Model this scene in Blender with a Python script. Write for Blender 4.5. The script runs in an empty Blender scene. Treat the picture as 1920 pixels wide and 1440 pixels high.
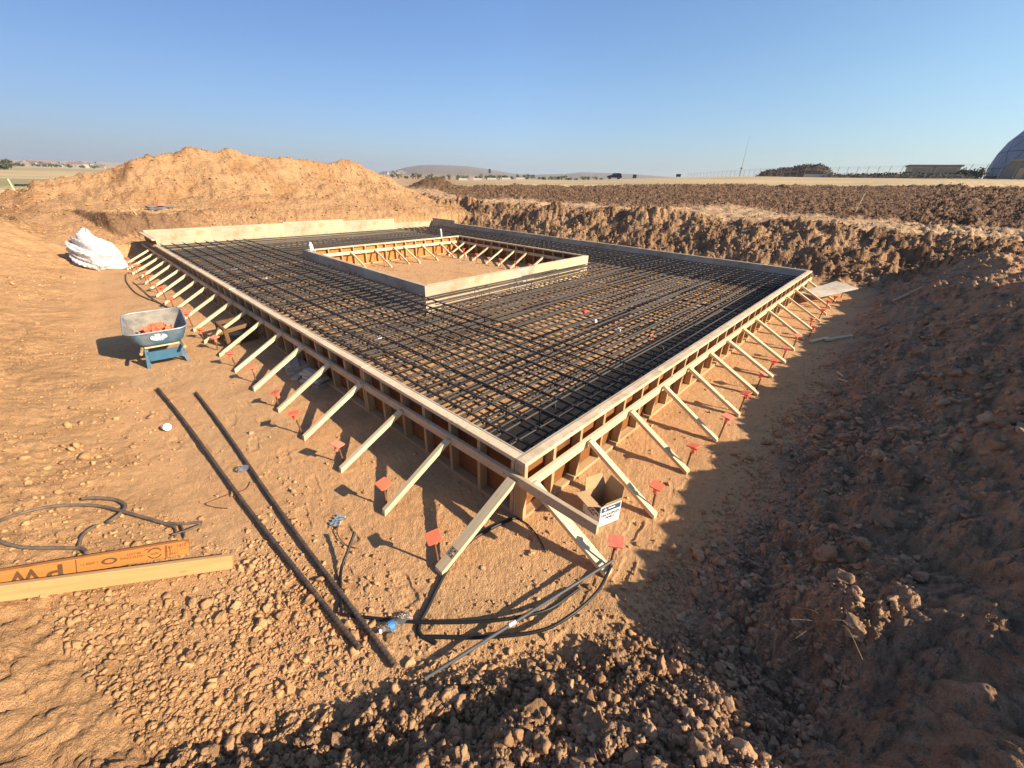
import bpy, math, random
import numpy as np
from mathutils import Vector, Matrix
random.seed(7)
S = bpy.context.scene
COL = S.collection
R = math.radians

# ------------------------------------------------------------------ camera
CAM = np.array((-1.954, -1.612, 2.578))
FPX = 758.75
RV = np.array((0.682, -0.731, 0.026)); RV /= np.linalg.norm(RV)
FV = np.array((0.661, 0.600, -0.450)); FV -= RV * (FV @ RV); FV /= np.linalg.norm(FV)
UV = np.cross(RV, FV)
cd = bpy.data.cameras.new('camera'); cam = bpy.data.objects.new('camera', cd); COL.objects.link(cam)
cd.sensor_width = 36; cd.lens = FPX / 1920 * 36; cd.clip_start = .05; cd.clip_end = 20000
cam.matrix_world = Matrix(((RV[0], UV[0], -FV[0], CAM[0]), (RV[1], UV[1], -FV[1], CAM[1]), (RV[2], UV[2], -FV[2], CAM[2]), (0, 0, 0, 1)))
S.camera = cam

def ray(px, py):
    return FV + RV * ((px - 960) / FPX) - UV * ((py - 720) / FPX)
def G(px, py, z=0.0):
    d = ray(px, py); return CAM + d * ((z - CAM[2]) / d[2])
def at_dist(px, py, r):
    d = ray(px, py); return CAM + d * (r / math.hypot(d[0], d[1]))

# ------------------------------------------------------------------ noise
def _h(ix, iy, s):
    n = (ix.astype(np.int64) * 374761393 + iy.astype(np.int64) * 668265263 + s * 974634777) & 0xffffffff
    n = ((n ^ (n >> 13)) * 1274126177) & 0xffffffff
    n = ((n ^ (n >> 16)) * 2246822519) & 0xffffffff
    return ((n ^ (n >> 15)) & 0xffffff) / float(0x1000000)
def vnoise(x, y, s=0):
    ix = np.floor(x); iy = np.floor(y); fx = x - ix; fy = y - iy
    u = fx * fx * fx * (fx * (fx * 6 - 15) + 10); v = fy * fy * fy * (fy * (fy * 6 - 15) + 10)
    def g(a, b):
        an = _h(ix + a, iy + b, s) * 6.28318
        return np.cos(an) * (fx - a) + np.sin(an) * (fy - b)
    n0 = g(0, 0) * (1 - u) + g(1, 0) * u; n1 = g(0, 1) * (1 - u) + g(1, 1) * u
    return (n0 * (1 - v) + n1 * v) * 1.5
def fbm(x, y, o=4, s=0, gain=.5):
    t = 0; a = 1.
    for i in range(o):
        t = t + a * vnoise(x, y, s + i); a *= gain; x = x * 2.03 + 17.1; y = y * 2.03 - 9.3
    return t
def clodn(x, y, s=0, rad=.62):
    """rounded lumps: max over jittered cells of a hemisphere-like bump, 0..1"""
    ix = np.floor(x); iy = np.floor(y); t = np.zeros_like(x)
    for a in (-1, 0, 1):
        for b in (-1, 0, 1):
            cx = ix + a; cy = iy + b
            px = cx + _h(cx, cy, s); py = cy + _h(cx, cy, s + 1)
            rr = rad * (.35 + .65 * _h(cx, cy, s + 2))
            an = _h(cx, cy, s + 3) * 3.1416; e = .65 + .7 * _h(cx, cy, s + 4)
            dx = x - px; dy = y - py; c = np.cos(an); q = np.sin(an)
            d2 = ((dx * c + dy * q) * e) ** 2 + ((dy * c - dx * q) / e) ** 2
            t = np.maximum(t, np.sqrt(np.clip(1 - d2 / (rr * rr), 0, 1)) * rr / rad)
    return t
def sst(a, b, x):
    t = np.clip((x - a) / (b - a), 0, 1); return t * t * (3 - 2 * t)

# ------------------------------------------------------------------ terrain heights
FX, FY = 11.704, 16.632                    # outer size of the formwork
BX0, BX1, BY0, BY1 = 2.877, 8.832, 5.245, 11.173   # the opening in the middle
T = .107; H = .61
AZN = np.array([-180, -90, -60, -6, 13, 40, 52, 70, 89, 130, 180.])
RN = np.log(np.array([4, 12, 25, 60, 150, 400, 900.]))
ZT = np.array([
    [1.2, 1.3, 1.4, 1.4, 1.4, 1.4, 1.4], [1.2, 1.3, 1.35, 1.5, 2, 3, 4], [1.2, 1.25, 1.35, 2.3, 4, 5, 6],
    [1.2, 1.22, 1.38, 3.3, 5.5, 6.2, 7], [1.2, 1.38, 1.45, 2.95, 5.35, 6, 7], [1.2, 1.4, 1.4, 2.1, 2.9, 3.0, 3.],
    [1.2, 1.3, 1.25, 1.75, 1.7, 1.9, 2.5], [1.2, 1.2, 1.2, 1.2, 1.1, 1.0, 2], [1.2, 1.2, 1.2, 1.1, .9, .6, 1.5],
    [1.2, 1.2, 1.2, 1.2, 1, 1, 2], [1.2, 1.3, 1.4, 1.4, 1.4, 1.4, 1.4]])
SKY_PX = np.array([(0, 299), (60, 300), (150, 302), (230, 305), (400, 312), (600, 320), (690, 325), (735, 321), (760, 314), (790, 309.5), (815, 309),
                   (840, 310), (880, 312), (920, 318), (960, 325), (1000, 327.5), (1060, 326), (1090, 323), (1150, 324.5), (1200, 327), (1230, 330),
                   (1350, 337), (1920, 352)], float)
def az_of(px, py=330):
    d = ray(px, py); return math.degrees(math.atan2(d[1], d[0]))
SK_AZ = np.array([az_of(q[0], q[1]) for q in SKY_PX])[::-1]
SK_EL = np.array([math.atan2(ray(*q)[2], math.hypot(*ray(*q)[:2])) for q in SKY_PX])[::-1]

def base_z(x, y):
    dx = x - CAM[0]; dy = y - CAM[1]; r = np.hypot(dx, dy) + 1e-6; az = np.degrees(np.arctan2(dy, dx))
    lr = np.clip(np.log(r), RN[0], RN[-1])
    k = np.clip(np.searchsorted(AZN, az) - 1, 0, len(AZN) - 2); f = (az - AZN[k]) / (AZN[k + 1] - AZN[k]); f = f * f * (3 - 2 * f)
    j = np.clip(np.searchsorted(RN, lr) - 1, 0, len(RN) - 2); g = (lr - RN[j]) / (RN[j + 1] - RN[j])
    z = (ZT[k, j] * (1 - f) + ZT[k + 1, j] * f) * (1 - g) + (ZT[k, j + 1] * (1 - f) + ZT[k + 1, j + 1] * f) * g
    el = np.interp(az, SK_AZ, SK_EL)
    far = CAM[2] + r * np.tan(el)
    w = sst(900, 2600, r)
    z = z * (1 - w) + far * w * np.where(r > 2600, 2600 / r, 1) + 0
    return z
MX = np.array([-5.5, -4.2, -2.6, -1.7, -.7, .57, 1.3, 3.1, 3.5, 5.1, 6.4, 8.5, 10.9, 11.6, 12.9, 14.7, 16.3, 17.5])
MZ = np.array([1.0, 1.2, 1.6, 2.1, 2.24, 2.7, 3.2, 3.47, 3.6, 3.64, 3.5, 3.42, 3.34, 3.46, 3.0, 1.98, 1.2, .9])
def mound_z(x, y):
    """height of the spoil heap alone (under the ground where there is none)"""
    xx = x + .25 * vnoise(x * .9, y * .9, 91)
    zc = np.interp(xx, MX, MZ)
    d = y - 24
    wf = np.interp(x, [-3, 1, 4, 13, 16], [3.8, 4.6, 6.0, 6.2, 5.0])
    t = np.where(d < 0, -d / wf, d / 6.0)
    prof = np.clip(1 - t, -1, 1); prof = np.where(prof > 0, prof - .13 * np.sin(prof * math.pi) * np.where(d < 0, 1, .3), prof)
    # rounded top
    prof = prof - .05 * np.exp(-(t / .12) ** 2)
    z = 1.1 + (zc - 1.1) * prof
    z = z + .17 * fbm(x * .6, y * .6, 6, 40, .58) * np.clip(prof * 4, 0, 1)
    z = z - .22 * np.exp(-((x - 9.3) / 1.7) ** 2 - ((y - 22.6) / 1.1) ** 2)
    return z
def pit_t(x, y):
    n1 = .22 * vnoise(x * .7, y * .7, 5) + .10 * vnoise(x * 2.1, y * 2.1, 6)
    n2 = .45 * vnoise(x * .45, y * .45, 8) + .16 * vnoise(x * 1.7, y * 1.7, 9)
    xl = np.interp(y, [0, 9, 13, 16, 18], [-1.75, -1.75, -1.55, -1.1, -.9]); wl = np.interp(y, [6, 11, 15, 18], [4.6, 4.0, 3.2, 2.0])
    tl = (xl + n1 * .6 - x) / wl
    wb = np.interp(x, [-2.4, -1.3, -.5, 1.5, 3, 9], [5.5, 3.6, 1.0, .9, 1.6, 1.6])
    tb = (y - 17.35 - n1 * .5) / wb
    tr = (x - 13.0 - n2) / np.interp(y, [-3, 2, 9, 16], [3.6, 3.4, 3.2, 2.6])
    tf = (-1.22 - n1 * .7 - y) / np.interp(x, [-1, 1, 6, 14], [2.2, 2.25, 2.15, 2.1])
    # the heap of clods between the camera and the pit
    tn = (-(x * .56 + y * .83) - 1.03 + .16 * n1 - np.clip(x, 0, 9) * .9) / 1.6
    return tl, tb, tr, tf, tn
def prof(t):
    t = np.clip(t, 0, 1); return .55 * t + .45 * t * t * (3 - 2 * t)
def zones(x, y):
    """soil weights: topsoil, dry grass, and how broken the surface is"""
    dx = x - CAM[0]; dy = y - CAM[1]; r = np.hypot(dx, dy); az = np.degrees(np.arctan2(dy, dx))
    nn = vnoise(x * .25, y * .25, 21) * 2.2 + vnoise(x * .9, y * .9, 22) * .9
    edge = np.interp(az, [-20, -4, 5, 20, 38, 50, 56], [25, 25.5, 25, 27, 26, 31, 58])
    top = sst(-1.5, 1.5, r - edge + nn) * sst(58, 50, az + nn * .3)
    grass = sst(-1, 1, (r - 52 - nn * .6)) * sst(60, 40, az) + sst(-3, 3, r - 34 - nn) * sst(58, 66, az)
    grass = np.clip(grass, 0, 1)
    return top * (1 - grass), grass, r, az
_g = random.Random(77); PRINTS = []
for (x0_, y0_, x1_, y1_) in ((-1.15, .2, -1.05, 4.2), (-1.7, 3.0, -1.35, 7.5), (-1.9, 1.6, -1.2, -.1), (-.6, -.75, 2.6, -1.02), (-1.9, 6.5, -2.3, 3.2), (3.2, -1.0, 7.5, -1.0)):
    n_ = int(math.hypot(x1_ - x0_, y1_ - y0_) / .36); a_ = math.atan2(y1_ - y0_, x1_ - x0_)
    for i_ in range(n_ + 1):
        t_ = i_ / max(1, n_); sd_ = .09 if i_ % 2 else -.09
        PRINTS.append((x0_ + (x1_ - x0_) * t_ - math.sin(a_) * sd_ + _g.uniform(-.05, .05), y0_ + (y1_ - y0_) * t_ + math.cos(a_) * sd_ + _g.uniform(-.05, .05), a_ + _g.uniform(-.3, .3), _g.uniform(.005, .010)))
def height(x, y, fine=True):
    x = np.asarray(x, float); y = np.asarray(y, float)
    b = base_z(x, y)
    b = b - .27 * sst(4.2, 1.8, np.hypot(x - CAM[0], y - CAM[1]))
    tl, tb, tr, tf, tn = pit_t(x, y)
    t = np.maximum(np.maximum(np.maximum(tl, tb), np.maximum(tr, tf)), tn)
    p = prof(t)
    crest = np.exp(-((tf - 1.0) / .35) ** 2) * .14 * sst(-1, 2, x) * sst(11, 8, x) + np.exp(-((tr - 1.05) / .3) ** 2) * (.10 + .30 * vnoise(x * .33, y * .33, 33) + .22 * vnoise(x * .9, y * .9, 34)) * sst(-1.5, 2.5, y)
    inside = 1 - sst(0, .12, t)
    top, grass, r, az = zones(x, y)
    rough = np.clip(sst(.02, .25, np.maximum(tr, np.maximum(tf, tb))), 0, 1) * sst(70, 45, r)
    z = b * p + crest * sst(.2, 1, t)
    amp = .012 + .075 * rough * sst(0, .4, t) + .012 * sst(.1, .5, tl) 
    amp = amp * sst(-.05, .15, t) + .004
    z = z + amp * fbm(x * 1.3, y * 1.3, 5, 50, .55) * sst(90, 50, r)
    if fine:
        # broken lumps: banks, berm, ploughed field
        far_b = np.clip(sst(.05, .35, tr), 0, 1) * (1 - .85 * sst(1.0, 1.25, np.maximum(tr, tf * sst(9, 13, x))) * (1 - top))
        near_b = np.clip(np.maximum(sst(.02, .2, tf), sst(-.02, .15, tn)), 0, 1)
        left_b = sst(.05, .3, tl) * (1 - sst(0.1, .3, tb))
        back_b = sst(.02, .2, tb)
        lim = sst(64, 55, r)
        wl = .5 + .5 * sst(-.3, .4, vnoise(x * .35, y * .35, 61))
        def lump(w, sc, sd):
            nonlocal z
            w = np.broadcast_to(w, x.shape); k = w > 2e-4
            if k.any():
                d = np.zeros_like(x); d[k] = w[k] * (clodn(x[k] * sc, y[k] * sc, sd) - .3); z = z + d
        lump((.10 * far_b * wl * (1 - .6 * top) + .15 * np.clip(sst(.06, .3, tf), 0, 1) * sst(-1, .5, x) * wl) * lim, 1.3, 70)
        lump((.13 * far_b * (1 - .35 * top) + .075 * near_b + .05 * back_b + .012 * left_b) * lim, 3.3, 75)
        lump((.085 * far_b + .042 * near_b + .034 * left_b * (.3 + .7 * wl) + .03 * back_b + .005 * inside) * lim, 9.1, 80)
        lump((.016 * near_b + .017 * left_b * (.35 + .65 * wl) + .0045) * sst(19, 10, r), 27, 85)
        lump((.009 * near_b + .006 * left_b + .002) * sst(6, 4, r), 62, 87)
        # scoop teeth marks on the cut behind the left corner
        z = z + .10 * back_b * sst(2.6, 1.0, x) * np.sin((x + y * .35) * 13 + 2 * vnoise(x, y, 88)) * sst(1.15, .9, tb)
        scr = sst(.45, .7, tf) * sst(1.1, .9, tf) * sst(-3, 0, x)
        z = z + scr * (.03 * vnoise(x * 1.1, (y - .12 * x) * 8, 141) + .018 * vnoise(x * 2.3, (y - .12 * x) * 19, 142))
        rid = np.clip(near_b * sst(.05, .3, tf), 0, 1)
        z = z + rid * .07 * (np.abs(vnoise(x * 1.4, y * 2.6, 143)) - .25) + rid * .05 * (np.abs(vnoise(x * 4.0, y * 5.2, 144)) - .25)
        # hollow and ledge in the shaded slope beside the camera
        z = z - .24 * np.exp(-((x + .18) / .34) ** 2 - ((y + 1.93) / .26) ** 2)
        z = z + .16 * np.exp(-((x - .75) / .7) ** 2 - ((y + 2.0) / .22) ** 2)
        for (px_, py_, a_, d_) in PRINTS:
            k = (np.abs(x - px_) < .22) & (np.abs(y - py_) < .22)
            if k.any():
                u = (x[k] - px_) * math.cos(a_) + (y[k] - py_) * math.sin(a_); v = (y[k] - py_) * math.cos(a_) - (x[k] - px_) * math.sin(a_)
                e = (u / .135) ** 4 + (v / (.046 - .012 * np.clip(u / .135, -1, 1) * 0 - .010 * np.exp(-((u + .02) / .035) ** 2))) ** 4
                z[k] = z[k] - d_ * sst(1.35, .75, e) + d_ * .45 * np.exp(-((e - 2.4) / .9) ** 2) + d_ * .25 * sst(1.2, .8, e) * np.sin(u * 150)
        # dark heap out in the ploughed field
        z = z + 1.0 * np.exp(-((x - 25.2) / 2.0) ** 2 - ((y - 34.2) / 2.2) ** 2)
        z = z + .22 * top * sst(46, 49, r) * sst(53, 50, r) * (.5 + vnoise(x * .6, y * .6, 95))
    return z
def full_height(x, y):
    x = np.asarray(x, float); y = np.asarray(y, float)
    z = height(x, y); m = np.full_like(z, -9.)
    k = (x > -7) & (x < 18.5) & (y > 17) & (y < 31)
    if k.any():
        mz = mound_z(x[k], y[k]); w = sst(0, .5, mz - z[k])
        mz = mz + w * (.06 * (clodn(x[k] * 1.7, y[k] * 1.7, 101) - .35) * sst(-.2, .5, vnoise(x[k] * .5, y[k] * .5, 102)) + .06 * (clodn(x[k] * 4.3, y[k] * 4.3, 105) - .3) + .035 * (clodn(x[k] * 11, y[k] * 11, 107) - .3))
        m[k] = mz
    return np.maximum(z, m), m > z
def hz(x, y):
    return float(full_height(np.array([x], float), np.array([y], float))[0][0])
def surf(px, py, it=6):
    """where the ray through a pixel of the photograph meets the ground"""
    z = 0.
    for _ in range(it * 4):
        q = G(px, py, z); z = .5 * z + .5 * hz(q[0], q[1])
    return Vector(G(px, py, z))

# ------------------------------------------------------------------ materials
def nodes(name):
    m = bpy.data.materials.new(name); m.use_nodes = True
    nt = m.node_tree; b = nt.nodes['Principled BSDF']
    b.inputs['Specular IOR Level'].default_value = .25
    def N(t, **k):
        n = nt.nodes.new(t)
        for a, v in k.items():
            if a in n.inputs.keys(): n.inputs[a].default_value = v
            else: setattr(n, a, v)
        return n
    return m, nt, b, N, nt.links.new
def mixc(N, L, fac, a, b, blend='MIX'):
    n = N('ShaderNodeMix', data_type='RGBA', blend_type=blend)
    for i, v in ((0, fac), (6, a), (7, b)):
        if hasattr(v, 'is_linked') or hasattr(v, 'links'): L(v, n.inputs[i])
        else: n.inputs[i].default_value = v if i == 0 else (*v, 1) if len(v) == 3 else v
    return n.outputs[2]
def ramp(N, L, src, stops):
    n = N('ShaderNodeValToRGB'); L(src, n.inputs[0]); e = n.color_ramp.elements
    while len(e) < len(stops): e.new(.5)
    for q, (p, c) in zip(e, stops): q.position = p; q.color = (c, c, c, 1) if not hasattr(c, '__len__') else (*c, 1)
    return n.outputs[0]

def soil_mat(name, bump=1.0, rock=False):
    m, nt, b, N, L = nodes(name)
    tc = N('ShaderNodeTexCoord'); at = N('ShaderNodeAttribute', attribute_name='soil')
    P = tc.outputs['Object']
    n1 = N('ShaderNodeTexNoise', Scale=1.7, Detail=8, Roughness=.62); L(P, n1.inputs['Vector'])
    n2 = N('ShaderNodeTexNoise', Scale=26, Detail=6, Roughness=.7); L(P, n2.inputs['Vector'])
    n3 = N('ShaderNodeTexNoise', Scale=160, Detail=4, Roughness=.7); L(P, n3.inputs['Vector'])
    v = N('ShaderNodeTexVoronoi', Scale=95); L(P, v.inputs['Vector'])
    c = mixc(N, L, ramp(N, L, n1.outputs[0], [(.3, .78), (.5, 1.0), (.72, 1.2)]), (0, 0, 0), (1, 1, 1))
    c = mixc(N, L, 1.0, at.outputs['Color'], c, 'MULTIPLY')
    c2 = ramp(N, L, n2.outputs[0], [(.25, (.82, .79, .76)), (.55, (1.0, 1, 1)), (.8, (1.14, 1.12, 1.1))])
    c = mixc(N, L, 1.0, c, c2, 'MULTIPLY')
    c3 = ramp(N, L, n3.outputs[0], [(.3, (.86, .84, .82)), (.6, (1.03, 1.03, 1.03))])
    c = mixc(N, L, 1.0, c, c3, 'MULTIPLY')
    L(c, b.inputs['Base Color']); b.inputs['Roughness'].default_value = 1; b.inputs['Specular IOR Level'].default_value = .08
    ad = N('ShaderNodeMath', operation='MULTIPLY_ADD'); L(n2.outputs[0], ad.inputs[0]); ad.inputs[1].default_value = .8; L(n3.outputs[0], ad.inputs[2])
    ad2 = N('ShaderNodeMath', operation='MULTIPLY_ADD'); L(v.outputs['Distance'], ad2.inputs[0]); ad2.inputs[1].default_value = -.55 if not rock else -.2; L(ad.outputs[0], ad2.inputs[2])
    bp = N('ShaderNodeBump', Strength=1.0 * bump, Distance=.012); L(ad2.outputs[0], bp.inputs['Height'])
    if not rock:
        n0 = N('ShaderNodeTexNoise', Scale=5.5, Detail=7, Roughness=.68, Distortion=.3); L(P, n0.inputs['Vector'])
        v0 = N('ShaderNodeTexVoronoi', Scale=9.0); L(P, v0.inputs['Vector'])
        a0 = N('ShaderNodeMath', operation='MULTIPLY_ADD'); L(v0.outputs['Distance'], a0.inputs[0]); a0.inputs[1].default_value = -.6; L(n0.outputs[0], a0.inputs[2])
        b0 = N('ShaderNodeBump', Strength=1.0); ds = N('ShaderNodeMath', operation='MULTIPLY'); L(at.outputs['Alpha'], ds.inputs[0]); ds.inputs[1].default_value = .085
        L(ds.outputs[0], b0.inputs['Distance']); L(a0.outputs[0], b0.inputs['Height']); L(b0.outputs[0], bp.inputs['Normal'])
        mot_pits = mixc(N, L, at.outputs['Alpha'], (1, 1, 1), ramp(N, L, n0.outputs[0], [(.33, (.70, .66, .63)), (.52, (1.0, 1.0, 1.0)), (.7, (1.15, 1.13, 1.1))]))  # random soil mottling that also paints shade into the bump's pits
        L(mixc(N, L, 1.0, c, mot_pits, 'MULTIPLY'), b.inputs['Base Color'])
    L(bp.outputs[0], b.inputs['Normal'])
    return m
SOIL = soil_mat('packed_soil'); CLOD = soil_mat('clod_soil', .8, True)

def grass_mat():
    m, nt, b, N, L = nodes('dry_grass')
    tc = N('ShaderNodeTexCoord'); at = N('ShaderNodeAttribute', attribute_name='soil')
    n1 = N('ShaderNodeTexNoise', Scale=.05, Detail=6); L(tc.outputs['Object'], n1.inputs['Vector'])
    n2 = N('ShaderNodeTexNoise', Scale=3, Detail=5, Roughness=.7); L(tc.outputs['Object'], n2.inputs['Vector'])
    c = ramp(N, L, n1.outputs[0], [(.35, (.78, .8, .8)), (.6, (1.1, 1.05, 1))])
    c = mixc(N, L, 1.0, at.outputs['Color'], c, 'MULTIPLY')
    c = mixc(N, L, 1.0, c, ramp(N, L, n2.outputs[0], [(.3, (.75, .75, .75)), (.7, (1.15, 1.15, 1.15))]), 'MULTIPLY')
    L(c, b.inputs['Base Color']); b.inputs['Roughness'].default_value = 1; b.inputs['Specular IOR Level'].default_value = .05
    return m
GRASS = grass_mat()

def wood_mat(name, light, dark, rough=.75, stain=None, grain=1.0):
    """long axis = object x"""
    m, nt, b, N, L = nodes(name)
    tc = N('ShaderNodeTexCoord'); oi = N('ShaderNodeObjectInfo')
    off = N('ShaderNodeVectorMath', operation='SCALE'); off.inputs[0].default_value = (37, 11, 23); L(oi.outputs['Random'], off.inputs['Scale'])
    ad = N('ShaderNodeVectorMath', operation='ADD'); L(tc.outputs['Object'], ad.inputs[0]); L(off.outputs[0], ad.inputs[1])
    mp = N('ShaderNodeMapping'); mp.inputs['Scale'].default_value = (1.6, 26, 26); L(ad.outputs[0], mp.inputs['Vector'])
    n1 = N('ShaderNodeTexNoise', Scale=1.0, Detail=6, Roughness=.6, Distortion=.6); L(mp.outputs[0], n1.inputs['Vector'])
    c = mixc(N, L, ramp(N, L, n1.outputs[0], [(.3, 0.), (.68, 1.)]), dark, light)
    kn = N('ShaderNodeTexVoronoi', Scale=1.0); mp2 = N('ShaderNodeMapping'); mp2.inputs['Scale'].default_value = (3.1, 9, 9); L(ad.outputs[0], mp2.inputs['Vector']); L(mp2.outputs[0], kn.inputs['Vector'])
    c = mixc(N, L, ramp(N, L, kn.outputs['Distance'], [(.05, .75), (.13, 0.)]), c, tuple(q * .45 for q in dark))
    tint = N('ShaderNodeHueSaturation', Hue=.5, Saturation=1.0); L(c, tint.inputs['Color'])
    mr = N('ShaderNodeMapRange'); mr.inputs[3].default_value = .84; mr.inputs[4].default_value = 1.12; L(oi.outputs['Random'], mr.inputs[0]); L(mr.outputs[0], tint.inputs['Value'])
    c = tint.outputs[0]
    if stain:
        n2 = N('ShaderNodeTexNoise', Scale=5, Detail=8, Roughness=.72); L(ad.outputs[0], n2.inputs['Vector'])
        c = mixc(N, L, ramp(N, L, n2.outputs[0], [(.42, 0.), (.62, .85)]), c, stain)
        n4 = N('ShaderNodeTexNoise', Scale=34, Detail=4, Roughness=.6); L(ad.outputs[0], n4.inputs['Vector'])
        c = mixc(N, L, ramp(N, L, n4.outputs[0], [(.6, 0.), (.7, .7)]), c, tuple(q * .3 for q in dark))
    L(c, b.inputs['Base Color']); b.inputs['Roughness'].default_value = rough
    bp = N('ShaderNodeBump', Strength=.25 * grain, Distance=.002); L(n1.outputs[0], bp.inputs['Height']); L(bp.outputs[0], b.inputs['Normal'])
    return m
PINE = wood_mat('new_pine', (.70, .56, .36), (.58, .43, .24))
PINE2 = wood_mat('stud_pine', (.50, .34, .18), (.36, .22, .10))
GREYW = wood_mat('weathered_lumber', (.52, .38, .23), (.38, .27, .16), stain=(.54, .42, .28))
PLATE = wood_mat('old_plate_lumber', (.66, .50, .33), (.50, .36, .22), stain=(.68, .55, .37))
LVL = wood_mat('orange_laminated_wood', (.45, .18, .045), (.36, .13, .033), rough=.6)
BOARD = wood_mat('yellow_board', (.53, .31, .135), (.44, .235, .09))
SCRAP = wood_mat('grey_blocks', (.50, .42, .34), (.40, .32, .24))
DARKW = wood_mat('brown_frame_wood', (.20, .11, .05), (.12, .06, .025))

def ply_mat(name, base, streak, spot):
    m, nt, b, N, L = nodes(name)
    tc = N('ShaderNodeTexCoord'); P = tc.outputs['Object']
    mp = N('ShaderNodeMapping'); mp.inputs['Scale'].default_value = (1.2, 5, 14); L(P, mp.inputs['Vector'])
    n1 = N('ShaderNodeTexNoise', Scale=1.5, Detail=8, Roughness=.65); L(mp.outputs[0], n1.inputs['Vector'])
    n2 = N('ShaderNodeTexNoise', Scale=2.2, Detail=7, Roughness=.7); L(P, n2.inputs['Vector'])
    n3 = N('ShaderNodeTexNoise', Scale=.55, Detail=2); L(P, n3.inputs['Vector'])
    c = mixc(N, L, ramp(N, L, n1.outputs[0], [(.3, 0.), (.7, 1.)]), base, streak)
    c = mixc(N, L, ramp(N, L, n2.outputs[0], [(.5, 0.), (.66, .8)]), c, spot)
    c = mixc(N, L, 1.0, c, ramp(N, L, n3.outputs[0], [(.35, (.8, .8, .82)), (.65, (1.12, 1.1, 1.05))]), 'MULTIPLY')
    L(c, b.inputs['Base Color']); b.inputs['Roughness'].default_value = .8
    return m
PLY = ply_mat('cement_stained_plywood', (.40, .34, .27), (.52, .46, .37), (.34, .24, .15))
PLYT = ply_mat('tan_plywood', (.42, .33, .22), (.50, .41, .29), (.38, .235, .13))
PLYN = ply_mat('new_plywood', (.62, .47, .26), (.68, .54, .32), (.55, .38, .2))
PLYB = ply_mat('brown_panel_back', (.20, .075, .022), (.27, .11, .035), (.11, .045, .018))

def plain(name, col, rough=.6, metal=0., noise=0., scale=8., dirt=None, spec=.4, **kw):
    m, nt, b, N, L = nodes(name)
    b.inputs['Roughness'].default_value = rough; b.inputs['Metallic'].default_value = metal; b.inputs['Specular IOR Level'].default_value = spec
    tc = N('ShaderNodeTexCoord')
    n = N('ShaderNodeTexNoise', Scale=scale, Detail=6, Roughness=.65); L(tc.outputs['Object'], n.inputs['Vector'])
    lo = tuple(c * (1 - noise) for c in col); hi = tuple(min(1, c * (1 + noise)) for c in col)
    c = mixc(N, L, ramp(N, L, n.outputs[0], [(.3, 0.), (.7, 1.)]), lo, hi)
    if dirt:
        n2 = N('ShaderNodeTexNoise', Scale=scale * .5, Detail=8, Roughness=.7); L(tc.outputs['Object'], n2.inputs['Vector'])
        c = mixc(N, L, ramp(N, L, n2.outputs[0], [(.45, 0.), (.65, .8)]), c, dirt)
    L(c, b.inputs['Base Color'])
    return m
def rebar_mat(name, col, axis):
    m, nt, b, N, L = nodes(name)
    tc = N('ShaderNodeTexCoord'); w = N('ShaderNodeTexWave', bands_direction=axis, Scale=26.0); L(tc.outputs['Object'], w.inputs['Vector'])
    n = N('ShaderNodeTexNoise', Scale=9, Detail=6, Roughness=.7); L(tc.outputs['Object'], n.inputs['Vector'])
    c = mixc(N, L, ramp(N, L, n.outputs[0], [(.42, 0.), (.68, .8)]), col, (.11, .07, .045))
    L(c, b.inputs['Base Color']); b.inputs['Roughness'].default_value = .5; b.inputs['Metallic'].default_value = .35
    bp = N('ShaderNodeBump', Strength=.8, Distance=.003); L(w.outputs[0], bp.inputs['Height']); L(bp.outputs[0], b.inputs['Normal'])
    return m
BARX = rebar_mat('steel_bar_x', (.078, .074, .07), 'X'); BARY = rebar_mat('steel_bar_y', (.05, .05, .053), 'Y')
STEEL = plain('dull_steel', (.10, .085, .075), .55, .4, .3, 12, (.14, .08, .045))
RUST = plain('rusty_steel', (.17, .075, .04), .8, .2, .35, 30)
BLACK = plain('black_rubber', (.012, .012, .013), .5, 0, .3)
ORANGE = plain('orange_plastic', (.80, .155, .075), .5, 0, .1, 20, None, .4)
ORANGE2 = plain('faded_orange_plastic', (.82, .22, .13), .6, 0, .12, 20, None, .3)
BLUE = plain('blue_paint', (.055, .14, .21), .6, .1, .2, 9, (.24, .21, .18))
BLUE2 = plain('bright_blue_paint', (.04, .125, .20), .55, 0, .15, 9)
TRAYIN = plain('cement_crusted_steel', (.19, .17, .145), .85, 0, .3, 6, (.34, .28, .205))
WHITE = plain('white_plastic', (.78, .77, .78), .6, 0, .08)
TARP = plain('white_sheeting', (.47, .455, .46), .55, 0, .06, 5)
CARD = plain('cardboard', (.43, .28, .14), .9, 0, .1, 4)
BOXW = plain('white_print', (.72, .73, .74), .8, 0, .04)
NAVY = plain('navy_print', (.035, .07, .15), .8, 0, .1)
INK = plain('black_ink', (.05, .05, .055), .9, 0, .1)
INKB = plain('brown_ink', (.10, .05, .02), .9, 0, .2, 40)
GALV = plain('galvanised_steel', (.42, .44, .45), .5, .6, .15)
WRAP = plain('silver_wrap', (.48, .56, .56), .35, .5, .3, 40)
def glassy(name, col, alpha=.3):
    m, nt, b, N, L = nodes(name)
    b.inputs['Base Color'].default_value = (*col, 1); b.inputs['Roughness'].default_value = .12; b.inputs['Transmission Weight'].default_value = .92; b.inputs['IOR'].default_value = 1.2
    return m
PET = glassy('clear_plastic', (.93, .95, .97))
LABEL = plain('blue_label', (.05, .22, .48), .4, 0, .25, 60)

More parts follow.
